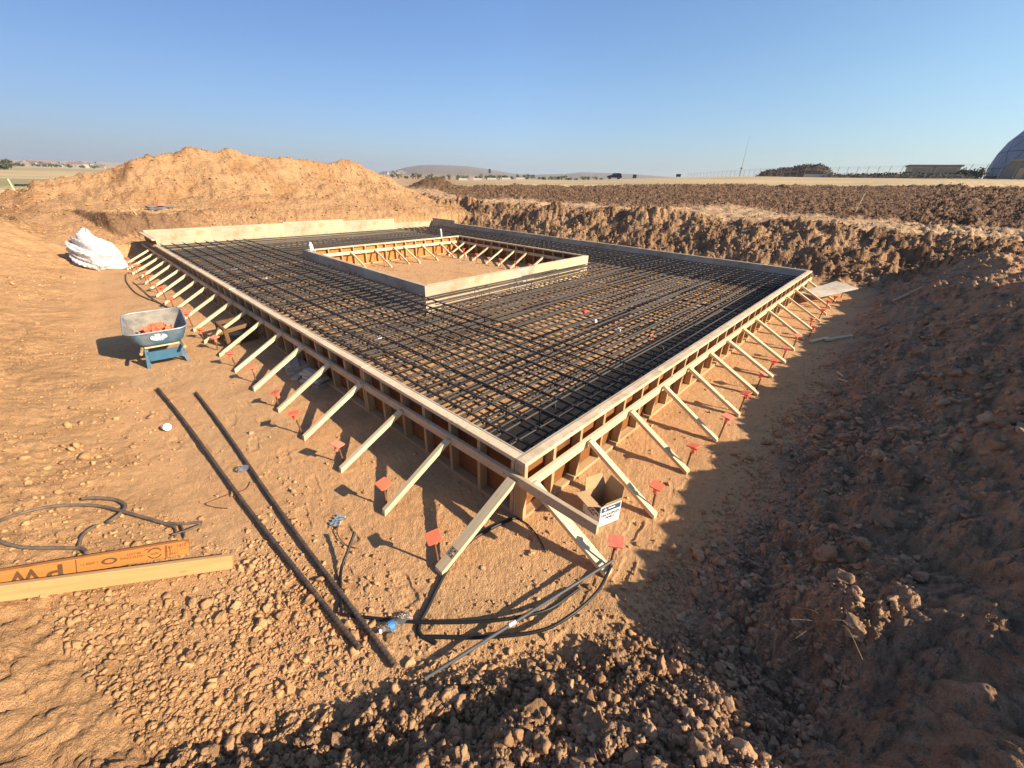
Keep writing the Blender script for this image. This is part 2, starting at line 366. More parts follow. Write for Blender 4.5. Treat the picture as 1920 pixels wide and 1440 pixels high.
# ------------------------------------------------------------------ mesh helpers
def link(o, parent=None):
    COL.objects.link(o)
    if parent is not None:
        o.parent = parent; o.matrix_parent_inverse = Matrix()
    return o
def tag(o, label=None, cat=None, group=None, kind=None):
    for k, v in (('label', label), ('category', cat), ('group', group), ('kind', kind)):
        if v: o[k] = v
    return o
def empty(name, loc=(0, 0, 0), rz=0., label=None, cat=None, group=None):
    o = bpy.data.objects.new(name, None); COL.objects.link(o); o.location = loc; o.rotation_euler = (0, 0, rz); o.empty_display_size = .1
    return tag(o, label, cat, group)
def wm(o):
    m = Matrix.LocRotScale(o.location, o.rotation_euler, None)
    return m if o.parent is None else wm(o.parent) @ m
class MB:
    def __init__(s): s.v = []; s.f = []; s.mi = []; s.sm = []
    def add(s, vs, fs, mi=0, smooth=False):
        o = len(s.v); s.v += [tuple(q) for q in vs]; s.f += [tuple(i + o for i in f) for f in fs]; s.mi += [mi] * len(fs); s.sm += [smooth] * len(fs)
    def box(s, c, d, M=None, mi=0):
        c = Vector(c); x, y, z = (q / 2 for q in d)
        vs = [c + Vector(((-x, x)[i & 1], (-y, y)[i >> 1 & 1], (-z, z)[i >> 2])) for i in range(8)]
        if M is not None: vs = [M @ q for q in vs]
        s.add(vs, [(0, 2, 3, 1), (4, 5, 7, 6), (0, 1, 5, 4), (2, 6, 7, 3), (0, 4, 6, 2), (1, 3, 7, 5)], mi)
    def tube(s, pts, rad, n=8, mi=0, caps=True, smooth=True):
        pts = [Vector(q) for q in pts]; rings = []; up = None
        for i, q in enumerate(pts):
            t = (pts[min(i + 1, len(pts) - 1)] - pts[max(i - 1, 0)]).normalized()
            if up is None: up = Vector((0, 0, 1)) if abs(t.z) < .9 else Vector((1, 0, 0))
            a = t.cross(up)
            if a.length < 1e-5: a = t.cross(Vector((0, 1, 0)))
            a.normalize(); up = a.cross(t).normalized()
            r = rad[i] if hasattr(rad, '__len__') else rad
            rings.append([q + (a * math.cos(k * 2 * math.pi / n) + up * math.sin(k * 2 * math.pi / n)) * r for k in range(n)])
        vs = [q for g in rings for q in g]
        fs = [(i * n + k, i * n + (k + 1) % n, (i + 1) * n + (k + 1) % n, (i + 1) * n + k) for i in range(len(pts) - 1) for k in range(n)]
        fs = [f[::-1] for f in fs]
        s.add(vs, fs, mi, smooth)
        if caps: s.add(rings[0], [tuple(range(n))], mi); s.add(rings[-1], [tuple(range(n))[::-1]], mi)
    def loft(s, rings, mi=0, closed=True, cap0=False, cap1=False, smooth=False):
        n = len(rings[0]); vs = [q for g in rings for q in g]
        m = n if closed else n - 1
        s.add(vs, [(i * n + k, i * n + (k + 1) % n, (i + 1) * n + (k + 1) % n, (i + 1) * n + k) for i in range(len(rings) - 1) for k in range(m)], mi, smooth)
        if cap0: s.add(rings[0], [tuple(range(n))[::-1]], mi)
        if cap1: s.add(rings[-1], [tuple(range(n))], mi)
    def build(s, name, mats, parent=None, M=None):
        me = bpy.data.meshes.new(name); me.from_pydata(s.v, [], s.f)
        for m in (mats if isinstance(mats, (list, tuple)) else [mats]): me.materials.append(m)
        me.polygons.foreach_set('material_index', s.mi); me.polygons.foreach_set('use_smooth', s.sm); me.update()
        o = link(bpy.data.objects.new(name, me), parent)
        if M is not None: set_world(o, M)
        return o
def set_world(o, M):
    P = wm(o.parent) if o.parent is not None else Matrix()
    L = P.inverted() @ M; l, r, sc = L.decompose()
    o.location = l; o.rotation_mode = 'XYZ'; o.rotation_euler = r.to_euler('XYZ'); o.scale = (1, 1, 1)
def frame(o, x, zhint):
    """matrix with local x along x, local z near zhint"""
    x = Vector(x).normalized(); z = Vector(zhint); z = (z - x * z.dot(x)).normalized(); y = z.cross(x)
    return Matrix(((x[0], y[0], z[0], o[0]), (x[1], y[1], z[1], o[1]), (x[2], y[2], z[2], o[2]), (0, 0, 0, 1)))
def lumber(name, p0, p1, w, t, zhint, mat, parent=None, bev=.003, cut0=0., cut1=0.):
    """board from p0 to p1: w across (local y), t along local z; cut = end mitres in z"""
    p0 = Vector(p0); p1 = Vector(p1); L = (p1 - p0).length; M = frame(p0, p1 - p0, zhint)
    y = w / 2; z = t / 2; b = min(bev, y * .5, z * .5)
    sec = [(-y + b, -z), (y - b, -z), (y, -z + b), (y, z - b), (y - b, z), (-y + b, z), (-y, z - b), (-y, -z + b)]
    mb = MB()
    xs = [(0, cut0), (1, cut1)]
    mb.loft([[Vector((L * a + c * q[1] / z * .5, q[0], q[1])) for q in sec] for a, c in xs], 0, True, True, True)
    return mb.build(name, mat, parent, M)
def bezier(pts, n=8):
    """Catmull-Rom through the points"""
    P = [Vector(q) for q in pts]; P = [P[0] * 2 - P[1]] + P + [P[-1] * 2 - P[-2]]; out = []
    for i in range(1, len(P) - 2):
        for k in range(n):
            t = k / n; a, b, c, d = P[i - 1:i + 3]
            out.append(.5 * ((2 * b) + (c - a) * t + (2 * a - 5 * b + 4 * c - d) * t * t + (3 * b - a - 3 * c + d) * t ** 3))
    out.append(P[-2]); return out
def text(name, body, size, mat, parent, M, ext=.0008, align='CENTER', bold=False, xs=1.0):
    cu = bpy.data.curves.new(name, 'FONT'); cu.body = body; cu.size = size; cu.extrude = ext; cu.align_x = align; cu.align_y = 'CENTER'
    if bold: cu.offset = size * .025
    tmp = bpy.data.objects.new(name + '_tmp', cu); COL.objects.link(tmp)
    me = bpy.data.meshes.new_from_object(tmp.evaluated_get(bpy.context.evaluated_depsgraph_get()))
    bpy.data.objects.remove(tmp); bpy.data.curves.remove(cu)
    if xs != 1.0:
        for v in me.vertices: v.co.x *= xs
    me.materials.clear(); me.materials.append(mat); me.name = name
    o = link(bpy.data.objects.new(name, me), parent); set_world(o, M); return o
def ordinal(n):
    return {1: 'first', 2: 'second', 3: 'third', 4: 'fourth', 5: 'fifth', 6: 'sixth', 7: 'seventh', 8: 'eighth', 9: 'ninth', 10: 'tenth', 11: 'eleventh', 12: 'twelfth',
            13: 'thirteenth', 14: 'fourteenth', 15: 'fifteenth', 16: 'sixteenth', 17: 'seventeenth', 18: 'eighteenth', 19: 'nineteenth', 20: 'twentieth', 21: 'twenty-first'}[n]

# ------------------------------------------------------------------ ground
def soil_color(x, y, ismound):
    tl, tb, tr, tf, tn = pit_t(x, y); top, grass, r, az = zones(x, y)
    def lerp(c, d, w): return c + (np.array(d) - c) * w[:, None]
    n = vnoise(x * .6, y * .6, 120); n2 = vnoise(x * 2.3, y * 2.3, 121)
    c = np.tile(np.array((.65, .365, .175)), (len(x), 1))
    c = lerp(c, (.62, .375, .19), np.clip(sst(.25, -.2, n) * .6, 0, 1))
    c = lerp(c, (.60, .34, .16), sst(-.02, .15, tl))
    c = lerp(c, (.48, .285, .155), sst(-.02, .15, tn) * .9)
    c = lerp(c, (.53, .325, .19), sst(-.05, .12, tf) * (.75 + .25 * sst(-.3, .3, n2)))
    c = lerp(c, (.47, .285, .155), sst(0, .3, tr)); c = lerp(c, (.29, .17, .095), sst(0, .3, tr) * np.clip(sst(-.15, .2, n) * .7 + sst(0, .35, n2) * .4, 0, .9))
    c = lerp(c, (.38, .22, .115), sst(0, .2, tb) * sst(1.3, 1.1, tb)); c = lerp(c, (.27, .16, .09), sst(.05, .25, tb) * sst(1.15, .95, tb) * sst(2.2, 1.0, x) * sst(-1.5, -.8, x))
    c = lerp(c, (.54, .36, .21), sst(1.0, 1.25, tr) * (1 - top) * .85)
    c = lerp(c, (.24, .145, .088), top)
    c = lerp(c, (.50, .385, .225), grass)
    green = grass * sst(66, 74, az) * (sst(44, 52, r) * sst(95, 80, r) * .8 + sst(260, 330, r) * sst(760, 500, r) * .45)
    c = lerp(c, (.27, .245, .125), green)
    c = lerp(c, (.20, .165, .135), sst(1000, 1700, r) * .9 * sst(66, 58, az)); c = lerp(c, (.42, .34, .24), sst(1000, 1700, r) * .8 * sst(58, 66, az))
    mc = np.tile(np.array((.49, .282, .14)), (len(x), 1)); mc = lerp(mc, (.40, .205, .09), sst(.05, .5, n) * .6); mc = lerp(mc, (.56, .345, .18), sst(.1, .6, n2) * .35)
    c[ismound] = mc[ismound]
    hd = np.exp(-((x - 25.2) / 2.6) ** 2 - ((y - 34.2) / 2.6) ** 2); c = lerp(c, (.17, .10, .06), np.clip(hd * 2, 0, 1))
    rough = np.clip(sst(.02, .2, np.maximum(tr, np.maximum(tf, tb))) + .45 * sst(0, .15, tl) + sst(-.02, .15, tn) + top, .12, 1) * (1 - grass)
    rough = np.where(sst(1.0, 1.25, tr) * (1 - top) > .01, rough * (1 - .75 * sst(1.0, 1.25, tr) * (1 - top)), rough); rough[ismound] = .55
    return np.concatenate([np.clip(c, 0, 1), rough[:, None]], 1)
def color_attr(me, c):
    a = me.color_attributes.new('soil', 'FLOAT_COLOR', 'POINT')
    a.data.foreach_set('color', c.astype(np.float32).ravel())
def raw_mesh(name, V, F, mat, col, smooth=False, kind='structure'):
    me = bpy.data.meshes.new(name); nf, k = F.shape
    me.vertices.add(len(V)); me.vertices.foreach_set('co', V.astype(np.float32).ravel())
    me.loops.add(nf * k); me.loops.foreach_set('vertex_index', F.astype(np.int32).ravel())
    me.polygons.add(nf); me.polygons.foreach_set('loop_start', np.arange(0, nf * k, k, dtype=np.int32))
    me.update(calc_edges=True)
    if smooth: me.polygons.foreach_set('use_smooth', np.ones(nf, bool))
    color_attr(me, col); me.materials.append(mat)
    o = link(bpy.data.objects.new(name, me)); return tag(o, kind=kind)

azs = np.concatenate([np.arange(-20, 108, .13), np.arange(108, 125, .5), np.arange(125, 248, 3.), np.arange(248, 340, .6)])
rs = np.concatenate([np.exp(np.arange(math.log(.28), math.log(64), .0066)), np.exp(np.arange(math.log(64), math.log(6000), .03))])
A, RR = np.meshgrid(np.radians(azs), rs)
gx = (CAM[0] + RR * np.cos(A)).ravel(); gy = (CAM[1] + RR * np.sin(A)).ravel()
gz, ism = full_height(gx, gy)
nA = len(azs); nR = len(rs)
top, grass, rr_, az_ = zones(gx, gy)
cat = np.zeros(len(gx), np.int8); cat[top > .5] = 1; cat[grass > .5] = 2; cat[rr_ > 1300] = 3; cat[ism] = 4
I, J = np.meshgrid(np.arange(nR - 1), np.arange(nA), indexing='ij')
J2 = (J + 1) % nA
F = np.stack([I * nA + J, (I + 1) * nA + J, (I + 1) * nA + J2, I * nA + J2], -1).reshape(-1, 4)
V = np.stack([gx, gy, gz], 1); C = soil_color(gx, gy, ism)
fc = cat[F[:, 0]]
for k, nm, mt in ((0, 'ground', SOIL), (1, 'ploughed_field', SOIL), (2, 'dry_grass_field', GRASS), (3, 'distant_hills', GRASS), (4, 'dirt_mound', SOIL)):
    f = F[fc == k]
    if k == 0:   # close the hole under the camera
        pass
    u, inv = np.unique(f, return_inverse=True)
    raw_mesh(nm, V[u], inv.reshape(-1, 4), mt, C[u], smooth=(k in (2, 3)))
del A, RR, I, J, J2, F

# ------------------------------------------------------------------ clods
rng = np.random.default_rng(5)
def rock_proto(sub, seed):
    import bmesh
    bm = bmesh.new(); bmesh.ops.create_icosphere(bm, subdivisions=sub, radius=1); g = np.random.default_rng(seed)
    P = np.array([v.co for v in bm.verts]); Fc = np.array([[v.index for v in f.verts] for f in bm.faces]); bm.free()
    K = g.normal(size=(22, 3)); K /= np.linalg.norm(K, axis=1)[:, None]; fr = np.concatenate([np.full(6, 2.3), np.full(8, 5.0), np.full(8, 11.)]) * g.uniform(.8, 1.25, 22)
    am = np.concatenate([np.full(6, .10), np.full(8, .055), np.full(8, .03 if sub > 2 else 0)]); ph = g.uniform(0, 6.28, 22)
    P0 = P.copy()
    for _ in range(9):
        n = g.normal(size=3); n /= np.linalg.norm(n); c = g.uniform(.40, .8); d = P @ n
        P = P - np.outer(np.clip(d - c, 0, None) * .95, n)
    P = P * (1 + (np.sin((P0 @ K.T) * fr + ph) * am).sum(1))[:, None]
    P = P * (1 + g.normal(size=(len(P), 1)) * (.10, .055, .03, .02)[min(sub, 4) - 1]) * np.array((1, g.uniform(.6, 1), g.uniform(.5, .9)))
    P = P / np.abs(P).max()
    return P, Fc
def scatter(n, rmin, rmax, dens, smin, smax, power, protos, sink=.3, azr=(-14, 104), pxmin=0.):
    r = np.exp(rng.uniform(math.log(rmin), math.log(rmax), n)); a = np.radians(rng.uniform(*azr, n))
    x = CAM[0] + r * np.cos(a); y = CAM[1] + r * np.sin(a)
    k = rng.random(n) < dens(x, y, r); x, y, r = x[k], y[k], r[k]
    z, im = full_height(x, y); d3 = np.sqrt(r * r + (CAM[2] - z) ** 2)
    lo = np.maximum(smin, pxmin * d3); u = rng.random(len(x))
    s = lo * (1 + u * ((smax / lo) ** (1 - power) - 1)) ** (1 / (1 - power)); s = np.clip(s, lo, np.maximum(smax, lo))
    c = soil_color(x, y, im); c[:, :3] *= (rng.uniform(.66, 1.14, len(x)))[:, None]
    Vs = []; Fs = []; Cs = []; o = 0
    pi = rng.integers(0, len(protos), len(x)); th = rng.uniform(0, 6.283, len(x)); tx = rng.normal(0, .45, len(x)); ty = rng.normal(0, .45, len(x))
    for j, (P, Fc) in enumerate(protos):
        q = np.where(pi == j)[0]
        if not len(q): continue
        ct, st = np.cos(th[q]), np.sin(th[q]); cx, sx = np.cos(tx[q]), np.sin(tx[q]); cy, sy = np.cos(ty[q]), np.sin(ty[q])
        X = P[None, :, 0]; Y = P[None, :, 1]; Z = P[None, :, 2]
        Y, Z = Y * cx[:, None] - Z * sx[:, None], Y * sx[:, None] + Z * cx[:, None]
        X, Z = X * cy[:, None] + Z * sy[:, None], -X * sy[:, None] + Z * cy[:, None]
        X, Y = X * ct[:, None] - Y * st[:, None], X * st[:, None] + Y * ct[:, None]
        h = s[q] * .5
        W = np.stack([x[q][:, None] + X * h[:, None], y[q][:, None] + Y * h[:, None], (z[q] + h * (.62 - sink))[:, None] + Z * h[:, None]], -1)
        Vs.append(W.reshape(-1, 3)); n0 = len(P)
        Fs.append((Fc[None] + (o + np.arange(len(q)) * n0)[:, None, None]).reshape(-1, 3)); o += len(q) * n0
        Cs.append(np.repeat(c[q], n0, 0))
    return np.concatenate(Vs), np.concatenate(Fs), np.concatenate(Cs)
lowp = [rock_proto(1, i) for i in range(8)]; midp = [rock_proto(2, 20 + i) for i in range(10)]; hip = [rock_proto(4, 60 + i) for i in range(12)]; mid2 = [rock_proto(3, 90 + i) for i in range(10)]
def inform(x, y): return (x > -.05) & (x < FX + .05) & (y > -.05) & (y < FY + .05)
def dens_near(x, y, r):
    tl, tb, tr, tf, tn = pit_t(x, y)
    p = .075 + .95 * sst(-.06, .2, tn) + 1.0 * sst(-.1, .08, tf) * (.35 + .65 * sst(.5, .3, tf)) + .35 * np.exp(-((tf - .02) / .12) ** 2)
    p = p * (.35 + .65 * sst(-.35, .2, vnoise(x * 1.6, y * 1.6, 130)))
    strip = np.exp(-((x * .45 + y * .9 + 0.05) / .45) ** 2) * sst(-1.1, -1.6, x)      # loose clods along the two bars
    lowleft = sst(-1.0, -1.5, x) * sst(1.9, .9, y)
    p = p + .30 * sst(0, .1, tl) * sst(-.4, .3, vnoise(x * .9, y * .9, 137)) + .5 * lowleft * sst(-.5, .25, vnoise(x * 1.9, y * 1.9, 135)) + .6 * strip * sst(-.5, .3, vnoise(x * 2, y * 2, 131))
    p = np.where((x > -1.0) & (x < 0) & (y > -.2), p * .35, p); p = np.where((y < 0) & (y > -1.0) & (x > .2), p * .4, p)
    return np.where(inform(x, y), .012, np.clip(p, 0, 1))
def dens_far(x, y, r):
    tl, tb, tr, tf, tn = pit_t(x, y); top, grass, r2, az = zones(x, y)
    p = .22 * sst(-.03, .1, tl) * sst(-.3, .3, vnoise(x * .7, y * .7, 139)) + .8 * sst(.02, .25, tr) + .45 * sst(-.08, .1, tf) + .5 * sst(0, .15, tb) + .3 * top
    p = np.where((y > 18.5) & (x < 17), np.where(np.hypot(x, y) * 0 + rng.random(len(x)) < .5, .5, .3), p)
    p = p * (1 - .85 * sst(1.0, 1.25, tr) * (1 - top))
    p = p * (.3 + .7 * sst(-.3, .25, vnoise(x * .8, y * .8, 133)))
    return np.where(inform(x, y) | (grass > .3), .0, np.clip(p, 0, 1))
far_s = lambda x, y, r: dens_far(x, y, r)
sets = [scatter(120000, .45, 9, dens_near, .005, .05, 2.5, lowp, .4, pxmin=.0026), scatter(15000, .45, 6, dens_near, .018, .075, 2.6, midp, .5, pxmin=.0065),
        scatter(1500, .6, 5, lambda x, y, r: dens_near(x, y, r) * .7, .05, .11, 2.5, mid2, .45), scatter(150, .7, 4.5, lambda x, y, r: dens_near(x, y, r) * .8 * (np.maximum(pit_t(x, y)[4], pit_t(x, y)[3]) > .03), .09, .17, 2.3, hip, .4),
        scatter(1500, 1.6, 11, lambda x, y, r: np.clip(sst(-.04, .04, pit_t(x, y)[3]) * sst(.62, .3, pit_t(x, y)[3]), 0, 1) * sst(-.25, .3, vnoise(x * .9, y * .9, 151)), .07, .2, 2.4, hip, .35),
        scatter(90000, 5, 60, dens_far, .025, .15, 2.9, lowp, pxmin=.0026), scatter(30000, 4.5, 42, lambda x, y, r: dens_far(x, y, r) * sst(.05, .3, np.maximum(pit_t(x, y)[2], pit_t(x, y)[3])) , .05, .17, 2.7, midp, .4)]
Vv = []; Ff = []; Cc = []; o_ = 0
for v, f, c in sets: Vv.append(v); Ff.append(f + o_); Cc.append(c); o_ += len(v)
raw_mesh('dirt_clods', np.concatenate(Vv), np.concatenate(Ff), CLOD, np.concatenate(Cc), kind='stuff')
del Vv, Ff, Cc, sets

# ------------------------------------------------------------------ formwork
def form_wall(label, O, ds, do, L, studs, plate_mat, face_mat, waler=True, zt=H, back=True, seams=None, brace_list=(), brace_sec=(.05, .045), wal_z=None, ply_over=(0, 0), back_mat=None, raised=()):
    """O: corner on the concrete face at z 0; ds along the wall, do away from the concrete"""
    ds = Vector(ds); do = Vector(do); O = Vector(O)
    root = tag(empty('form_wall', O, 0, label, 'form wall', 'plywood form walls'), kind='thing')
    P = lambda s, o, z: O + ds * s + do * o + Vector((0, 0, z))
    seams = seams or [i * 2.44 for i in range(1, int(L / 2.44) + 1) if L - i * 2.44 > .3]
    ends = [-ply_over[0]] + list(seams) + [L + ply_over[1]]
    zs = [random.uniform(-.004, .006) for _ in ends]
    for i in range(len(ends) - 1):
        a, b = ends[i] + .002, ends[i + 1] - .002; top = zt - .002 + zs[i]
        fm = face_mat
        for (ra, rb, rz, rm) in raised:
            if ra <= (a + b) / 2 <= rb: top = rz + zs[i]; fm = rm or face_mat
        M = frame(P(a, .009, top / 2), ds, (0, 0, 1))
        mb = MB(); d = (b - a, .018, top); mb.box((d[0] / 2, 0, 0), d)
        ins = (M.inverted() @ P(a + .1, -1, top / 2)).y
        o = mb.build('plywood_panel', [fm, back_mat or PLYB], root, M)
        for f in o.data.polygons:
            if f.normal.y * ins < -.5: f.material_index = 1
    for i in range(len(ends) - 1):
        a = max(ends[i], 0) + .003; b = min(ends[i + 1], L) - .003; dz = zs[i] - .003; tp = zt
        for (ra, rb, rz, rm) in raised:
            if ra <= (a + b) / 2 <= rb: tp = rz
        lumber('top_plate', P(a, .0632, tp - .019 + dz), P(b, .0632, tp - .019 + dz), .088, .038, (0, 0, 1), plate_mat, root)
        if back: lumber('bottom_plate', P(a, .0632, .019), P(b, .0632, .019), .088, .038, (0, 0, 1), PINE2, root)
    for s_ in (studs if back else ()):
        lumber('stud', P(s_, .0632, .0385), P(s_, .0632, zt - .0425), .038, .088, do, PINE2, root, .002)
    if waler:
        for (a, za, b, zb) in wal_z:
            lumber('waler', P(a, .127, za), P(b, .127, zb), .038, .089, (0, 0, 1), waler, root)
    for (s0, f, wd, th) in brace_list:
        # from the waler down and out to the ground
        dz = random.uniform(-.018, .016); ds_ = random.uniform(-.035, .035)
        hi = P(s0 + ds_, .155, .425 + dz); lo = P(s0, f, th * .42)
        lumber('brace', lo, hi, wd, th, Vector((0, 0, 1)) + ds * random.uniform(-.12, .12), PINE, root, .003, th * .7, -th * .5)
    return root
stl = [.113, .517, .908, 1.316, 1.70, 2.093, 2.477, 2.53] + [2.938 + .405 * i for i in range(33)]
bl = [(.108 - T + .7915 * i, .107 + .775 + random.uniform(-.02, .02), .047, .05) for i in range(1, 20)]
form_wall('left outer form wall with weathered top plate and pale braces along the lit dirt slope', (T, T, 0), (0, 1, 0), (-1, 0, 0), FY - T, [s - T + .02 for s in stl if s < FY - .2], PLATE, PLY, GREYW, seams=[2.40, 4.85, 7.3, 9.7, 12.1, 14.46],
          wal_z=[(-.80, .445, 2.50, .395), (2.505, .395, 7.3, .385), (7.305, .385, 12.1, .39), (12.105, .39, 16.5, .39)],
          brace_list=[(.0, .107 + .80, .089, .038)] + bl, raised=[(14.46, 17, .76, None)])
str_ = [.02] + [.392 + .4 * i for i in range(28)] + [11.66]
br = [(.06, .107 + .80, .089, .038)] + [(.05 + .7935 * i, .107 + .775 + random.uniform(-.02, .02), .062, .04) for i in range(1, 15)]
form_wall('right outer form wall with yellow waler and a row of braces beside the shaded bank', (0, T, 0), (1, 0, 0), (0, -1, 0), FX, str_, PLATE, PLY, PINE, seams=[2.44, 4.88, 7.32, 9.76],
          wal_z=[(.02, .40, 4.9, .405), (4.905, .405, 9.8, .40), (9.805, .40, 11.76, .40)], brace_list=br)
form_wall('far right outer form wall of grey plywood below the clod bank', (FX - T, FY - T, 0), (0, -1, 0), (1, 0, 0), FY - 2 * T, [.4 * i + .2 for i in range(41)], GREYW, PLY, None, seams=[1.76, 4.2, 6.64, 9.08, 11.52, 13.96],
          raised=[(0, 1.76, .75, None)])
form_wall('far left outer form wall of tall tan panels under the dirt mound', (T, FY - T, 0), (1, 0, 0), (0, 1, 0), FX - 2 * T, [.4 * i + .2 for i in range(29)], PINE, PLYT, None, seams=[1.85, 4.28, 6.75, 9.25],
          raised=[(-1, 1.86, .815, None), (1.86, 4.29, .825, None), (4.29, 6.76, .87, None), (6.76, 9.26, .80, None)])
# inner box: plywood outwards, studs and braces inside
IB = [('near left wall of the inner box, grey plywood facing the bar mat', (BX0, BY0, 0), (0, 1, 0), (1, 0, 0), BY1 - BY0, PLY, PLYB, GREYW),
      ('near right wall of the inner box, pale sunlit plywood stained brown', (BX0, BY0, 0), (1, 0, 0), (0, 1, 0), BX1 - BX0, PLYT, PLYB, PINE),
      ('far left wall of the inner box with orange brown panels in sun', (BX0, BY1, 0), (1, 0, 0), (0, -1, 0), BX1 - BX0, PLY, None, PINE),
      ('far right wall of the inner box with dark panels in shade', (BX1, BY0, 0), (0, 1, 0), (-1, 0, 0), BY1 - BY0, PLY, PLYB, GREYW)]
PLYB_LIT = ply_mat('sunlit_panel_back', (.42, .17, .045), (.52, .24, .07), (.3, .11, .03))  # brown panel back again, with sunlight painted in as a brighter orange
PLYN2 = PLYN
for k, (lab, O, ds, do, L, fm, bm_, wl) in enumerate(IB):
    trim = .108 if k in (1, 2) else 0.
    off = Vector(ds) * trim
    ln = L - 2 * trim
    st = [.06 + .4 * i for i in range(int((ln - .1) / .4) + 1)] + [ln - .03]
    if k == 2: st = [q - BX0 - trim for q in (3.2, 3.6, 4.0, 4.4, 4.8, 5.24, 5.53, 5.928, 6.316, 6.727, 7.136, 7.54, 7.939, 8.32, 8.68)]
    bs = {0: [.6 + .79 * i for i in range(7)], 1: [.5 + .79 * i for i in range(7)], 2: [q - BX0 - trim for q in (4.3, 5.1, 5.80, 6.2, 6.95, 7.73, 8.3)],
          3: [q - BY0 for q in (10.65, 10.0, 9.33, 8.62, 8.1, 7.5, 6.8, 6.0)]}[k]
    sm = [2.44, 4.88] if k != 1 else [2.44, 3.35]
    rd = [] if k != 1 else [(2.4, 3.3, H - .004, PLY), (3.3, 9, H, PLYN)]
    form_wall(lab, Vector(O) + off, ds, do, ln, st, PINE if k in (1, 2) else GREYW, fm, wl, seams=sm, wal_z=[(.16, .405, ln - .16, .405)], ply_over=(trim, trim), back_mat=bm_ or PLYB_LIT,
              brace_list=[(s, .107 + random.uniform(.86, .96), .05, .045) for s in bs], raised=rd)

# ------------------------------------------------------------------ stakes with safety caps
def cap_mesh():
    mb = MB(); s = .052; z0 = .0; c = .008
    sec = [(-s + c, -s), (s - c, -s), (s, -s + c), (s, s - c), (s - c, s), (-s + c, s), (-s, s - c), (-s, -s + c)]
    mb.loft([[Vector((x * k, y * k, z)) for x, y in sec] for k, z in ((.93, -.006), (1, -.003), (1, .004), (.97, .007))], 0, True, True, True)
    n = 10
    mb.loft([[Vector((r * math.cos(i * 2 * math.pi / n), r * math.sin(i * 2 * math.pi / n), z)) for i in range(n)] for r, z in ((.034, -.006), (.024, -.016), (.021, -.055), (.0205, -.075))], 0, True, False, True, True)
    for a in range(4):
        M = Matrix.Rotation(a * math.pi / 2, 4, 'Z'); mb.add([M @ Vector(q) for q in ((.02, -.002, -.006), (.046, -.002, -.006), (.02, -.002, -.05), (.02, .002, -.006), (.046, .002, -.006), (.02, .002, -.05))], [(0, 1, 2), (3, 5, 4), (1, 4, 5, 2)])
    return mb
capo = cap_mesh().build('proto_cap', ORANGE); CAPME = capo.data; bpy.data.objects.remove(capo)
CAPME2 = CAPME.copy(); CAPME2.materials.clear(); CAPME2.materials.append(ORANGE2)
def stake(x, y, h, lx, ly, label, group, z0=0.):
    h = max(h, .15)
    root = empty('capped_stake', (x, y, z0), 0, label, 'stake', group)
    mb = MB(); mb.tube([(0, 0, -.05), (lx * .93, ly * .93, h - .012)], .0095, 8); mb.build('steel_pin', RUST, root)
    c = link(bpy.data.objects.new('safety_cap', CAPME2 if random.random() < .5 else CAPME), root)
    c.location = (lx, ly, h); c.rotation_euler = (random.uniform(-.25, .25), random.uniform(-.25, .25), random.choice([.1, .3, -.2, .78]) + random.uniform(-.3, .3))
SL = [(-.755, .157, .29, -.017, .019), (-.697, .962, .255, -.003, .003), (-.67, 1.788, .235, -.022, .023), (-.744, 2.598, .27, -.03, .032), (-.714, 3.383, .215, .01, -.011), (-.671, 4.297, .24, .003, -.003),
      (-.69, 5.065, .214, -.029, .031), (-.704, 5.972, .219, .011, -.012), (-.729, 6.699, .173, 0, 0), (-.70, 7.509, .27, -.027, .029), (-.68, 8.3, .2, -.013, .014), (-.69, 9.15, .206, .003, -.003), (-.66, 10.0, .28, -.019, .02),
      (-.67, 10.85, .2, -.01, .01), (-.679, 11.7, .25, .015, -.016), (-.65, 12.5, .21, .01, -.01), (-.67, 13.43, .25, .01, -.01), (-.7, 14.2, .22, 0, 0), (-.69, 15.1, .22, .02, -.02)]
for i, q in enumerate(SL):
    lab = 'orange capped steel stake at the %s brace from the near corner, left wall' % ordinal(i + 1)
    stake(*q, lab, 'capped stakes along the left form wall')
SR = [(.085, -.779, .31, .012, -.013), (.886, -.736, .295, -.005, .006), (1.675, -.716, .30, .013, -.014), (2.489, -.762, .31, .024, -.026), (3.35, -.74, .27, .01, -.01), (4.214, -.712, .25, .018, -.019), (4.926, -.69, .233, .021, -.023),
      (5.797, -.713, .2, .001, -.001), (6.571, -.719, .23, .001, -.001), (7.476, -.8, .22, .025, -.027), (8.157, -.709, .21, -.014, .015), (8.975, -.731, .25, .02, -.022), (10.2, -.69, .2, .006, -.006), (10.964, -.729, .18, .011, -.012), (11.876, -.786, .26, .026, -.028)]
for i, q in enumerate(SR):
    stake(*q, 'orange capped steel stake at the %s brace from the near corner, right wall' % ordinal(i + 1), 'capped stakes along the right form wall')
stake(13.6, .12, .2, 0, 0, 'lone orange capped stake behind the far end of the right form wall', 'capped stakes along the right form wall')
for i, x in enumerate((4.9, 5.75, 6.12, 6.9, 7.62, 8.2)):
    stake(x + .03, 10.22 + random.uniform(-.03, .08), random.uniform(.2, .27), 0, 0, 'orange capped stake inside the box by the far left wall, %s from the left' % ordinal(i + 1), 'capped stakes inside the inner box')
for i, y in enumerate((9.75, 9.1, 8.45, 7.9, 7.3, 6.7)):
    stake(7.82, y + random.uniform(-.05, .05), random.uniform(.22, .28), 0, 0, 'orange capped stake inside the box by the far right wall, %s from the back' % ordinal(i + 1), 'capped stakes inside the inner box')

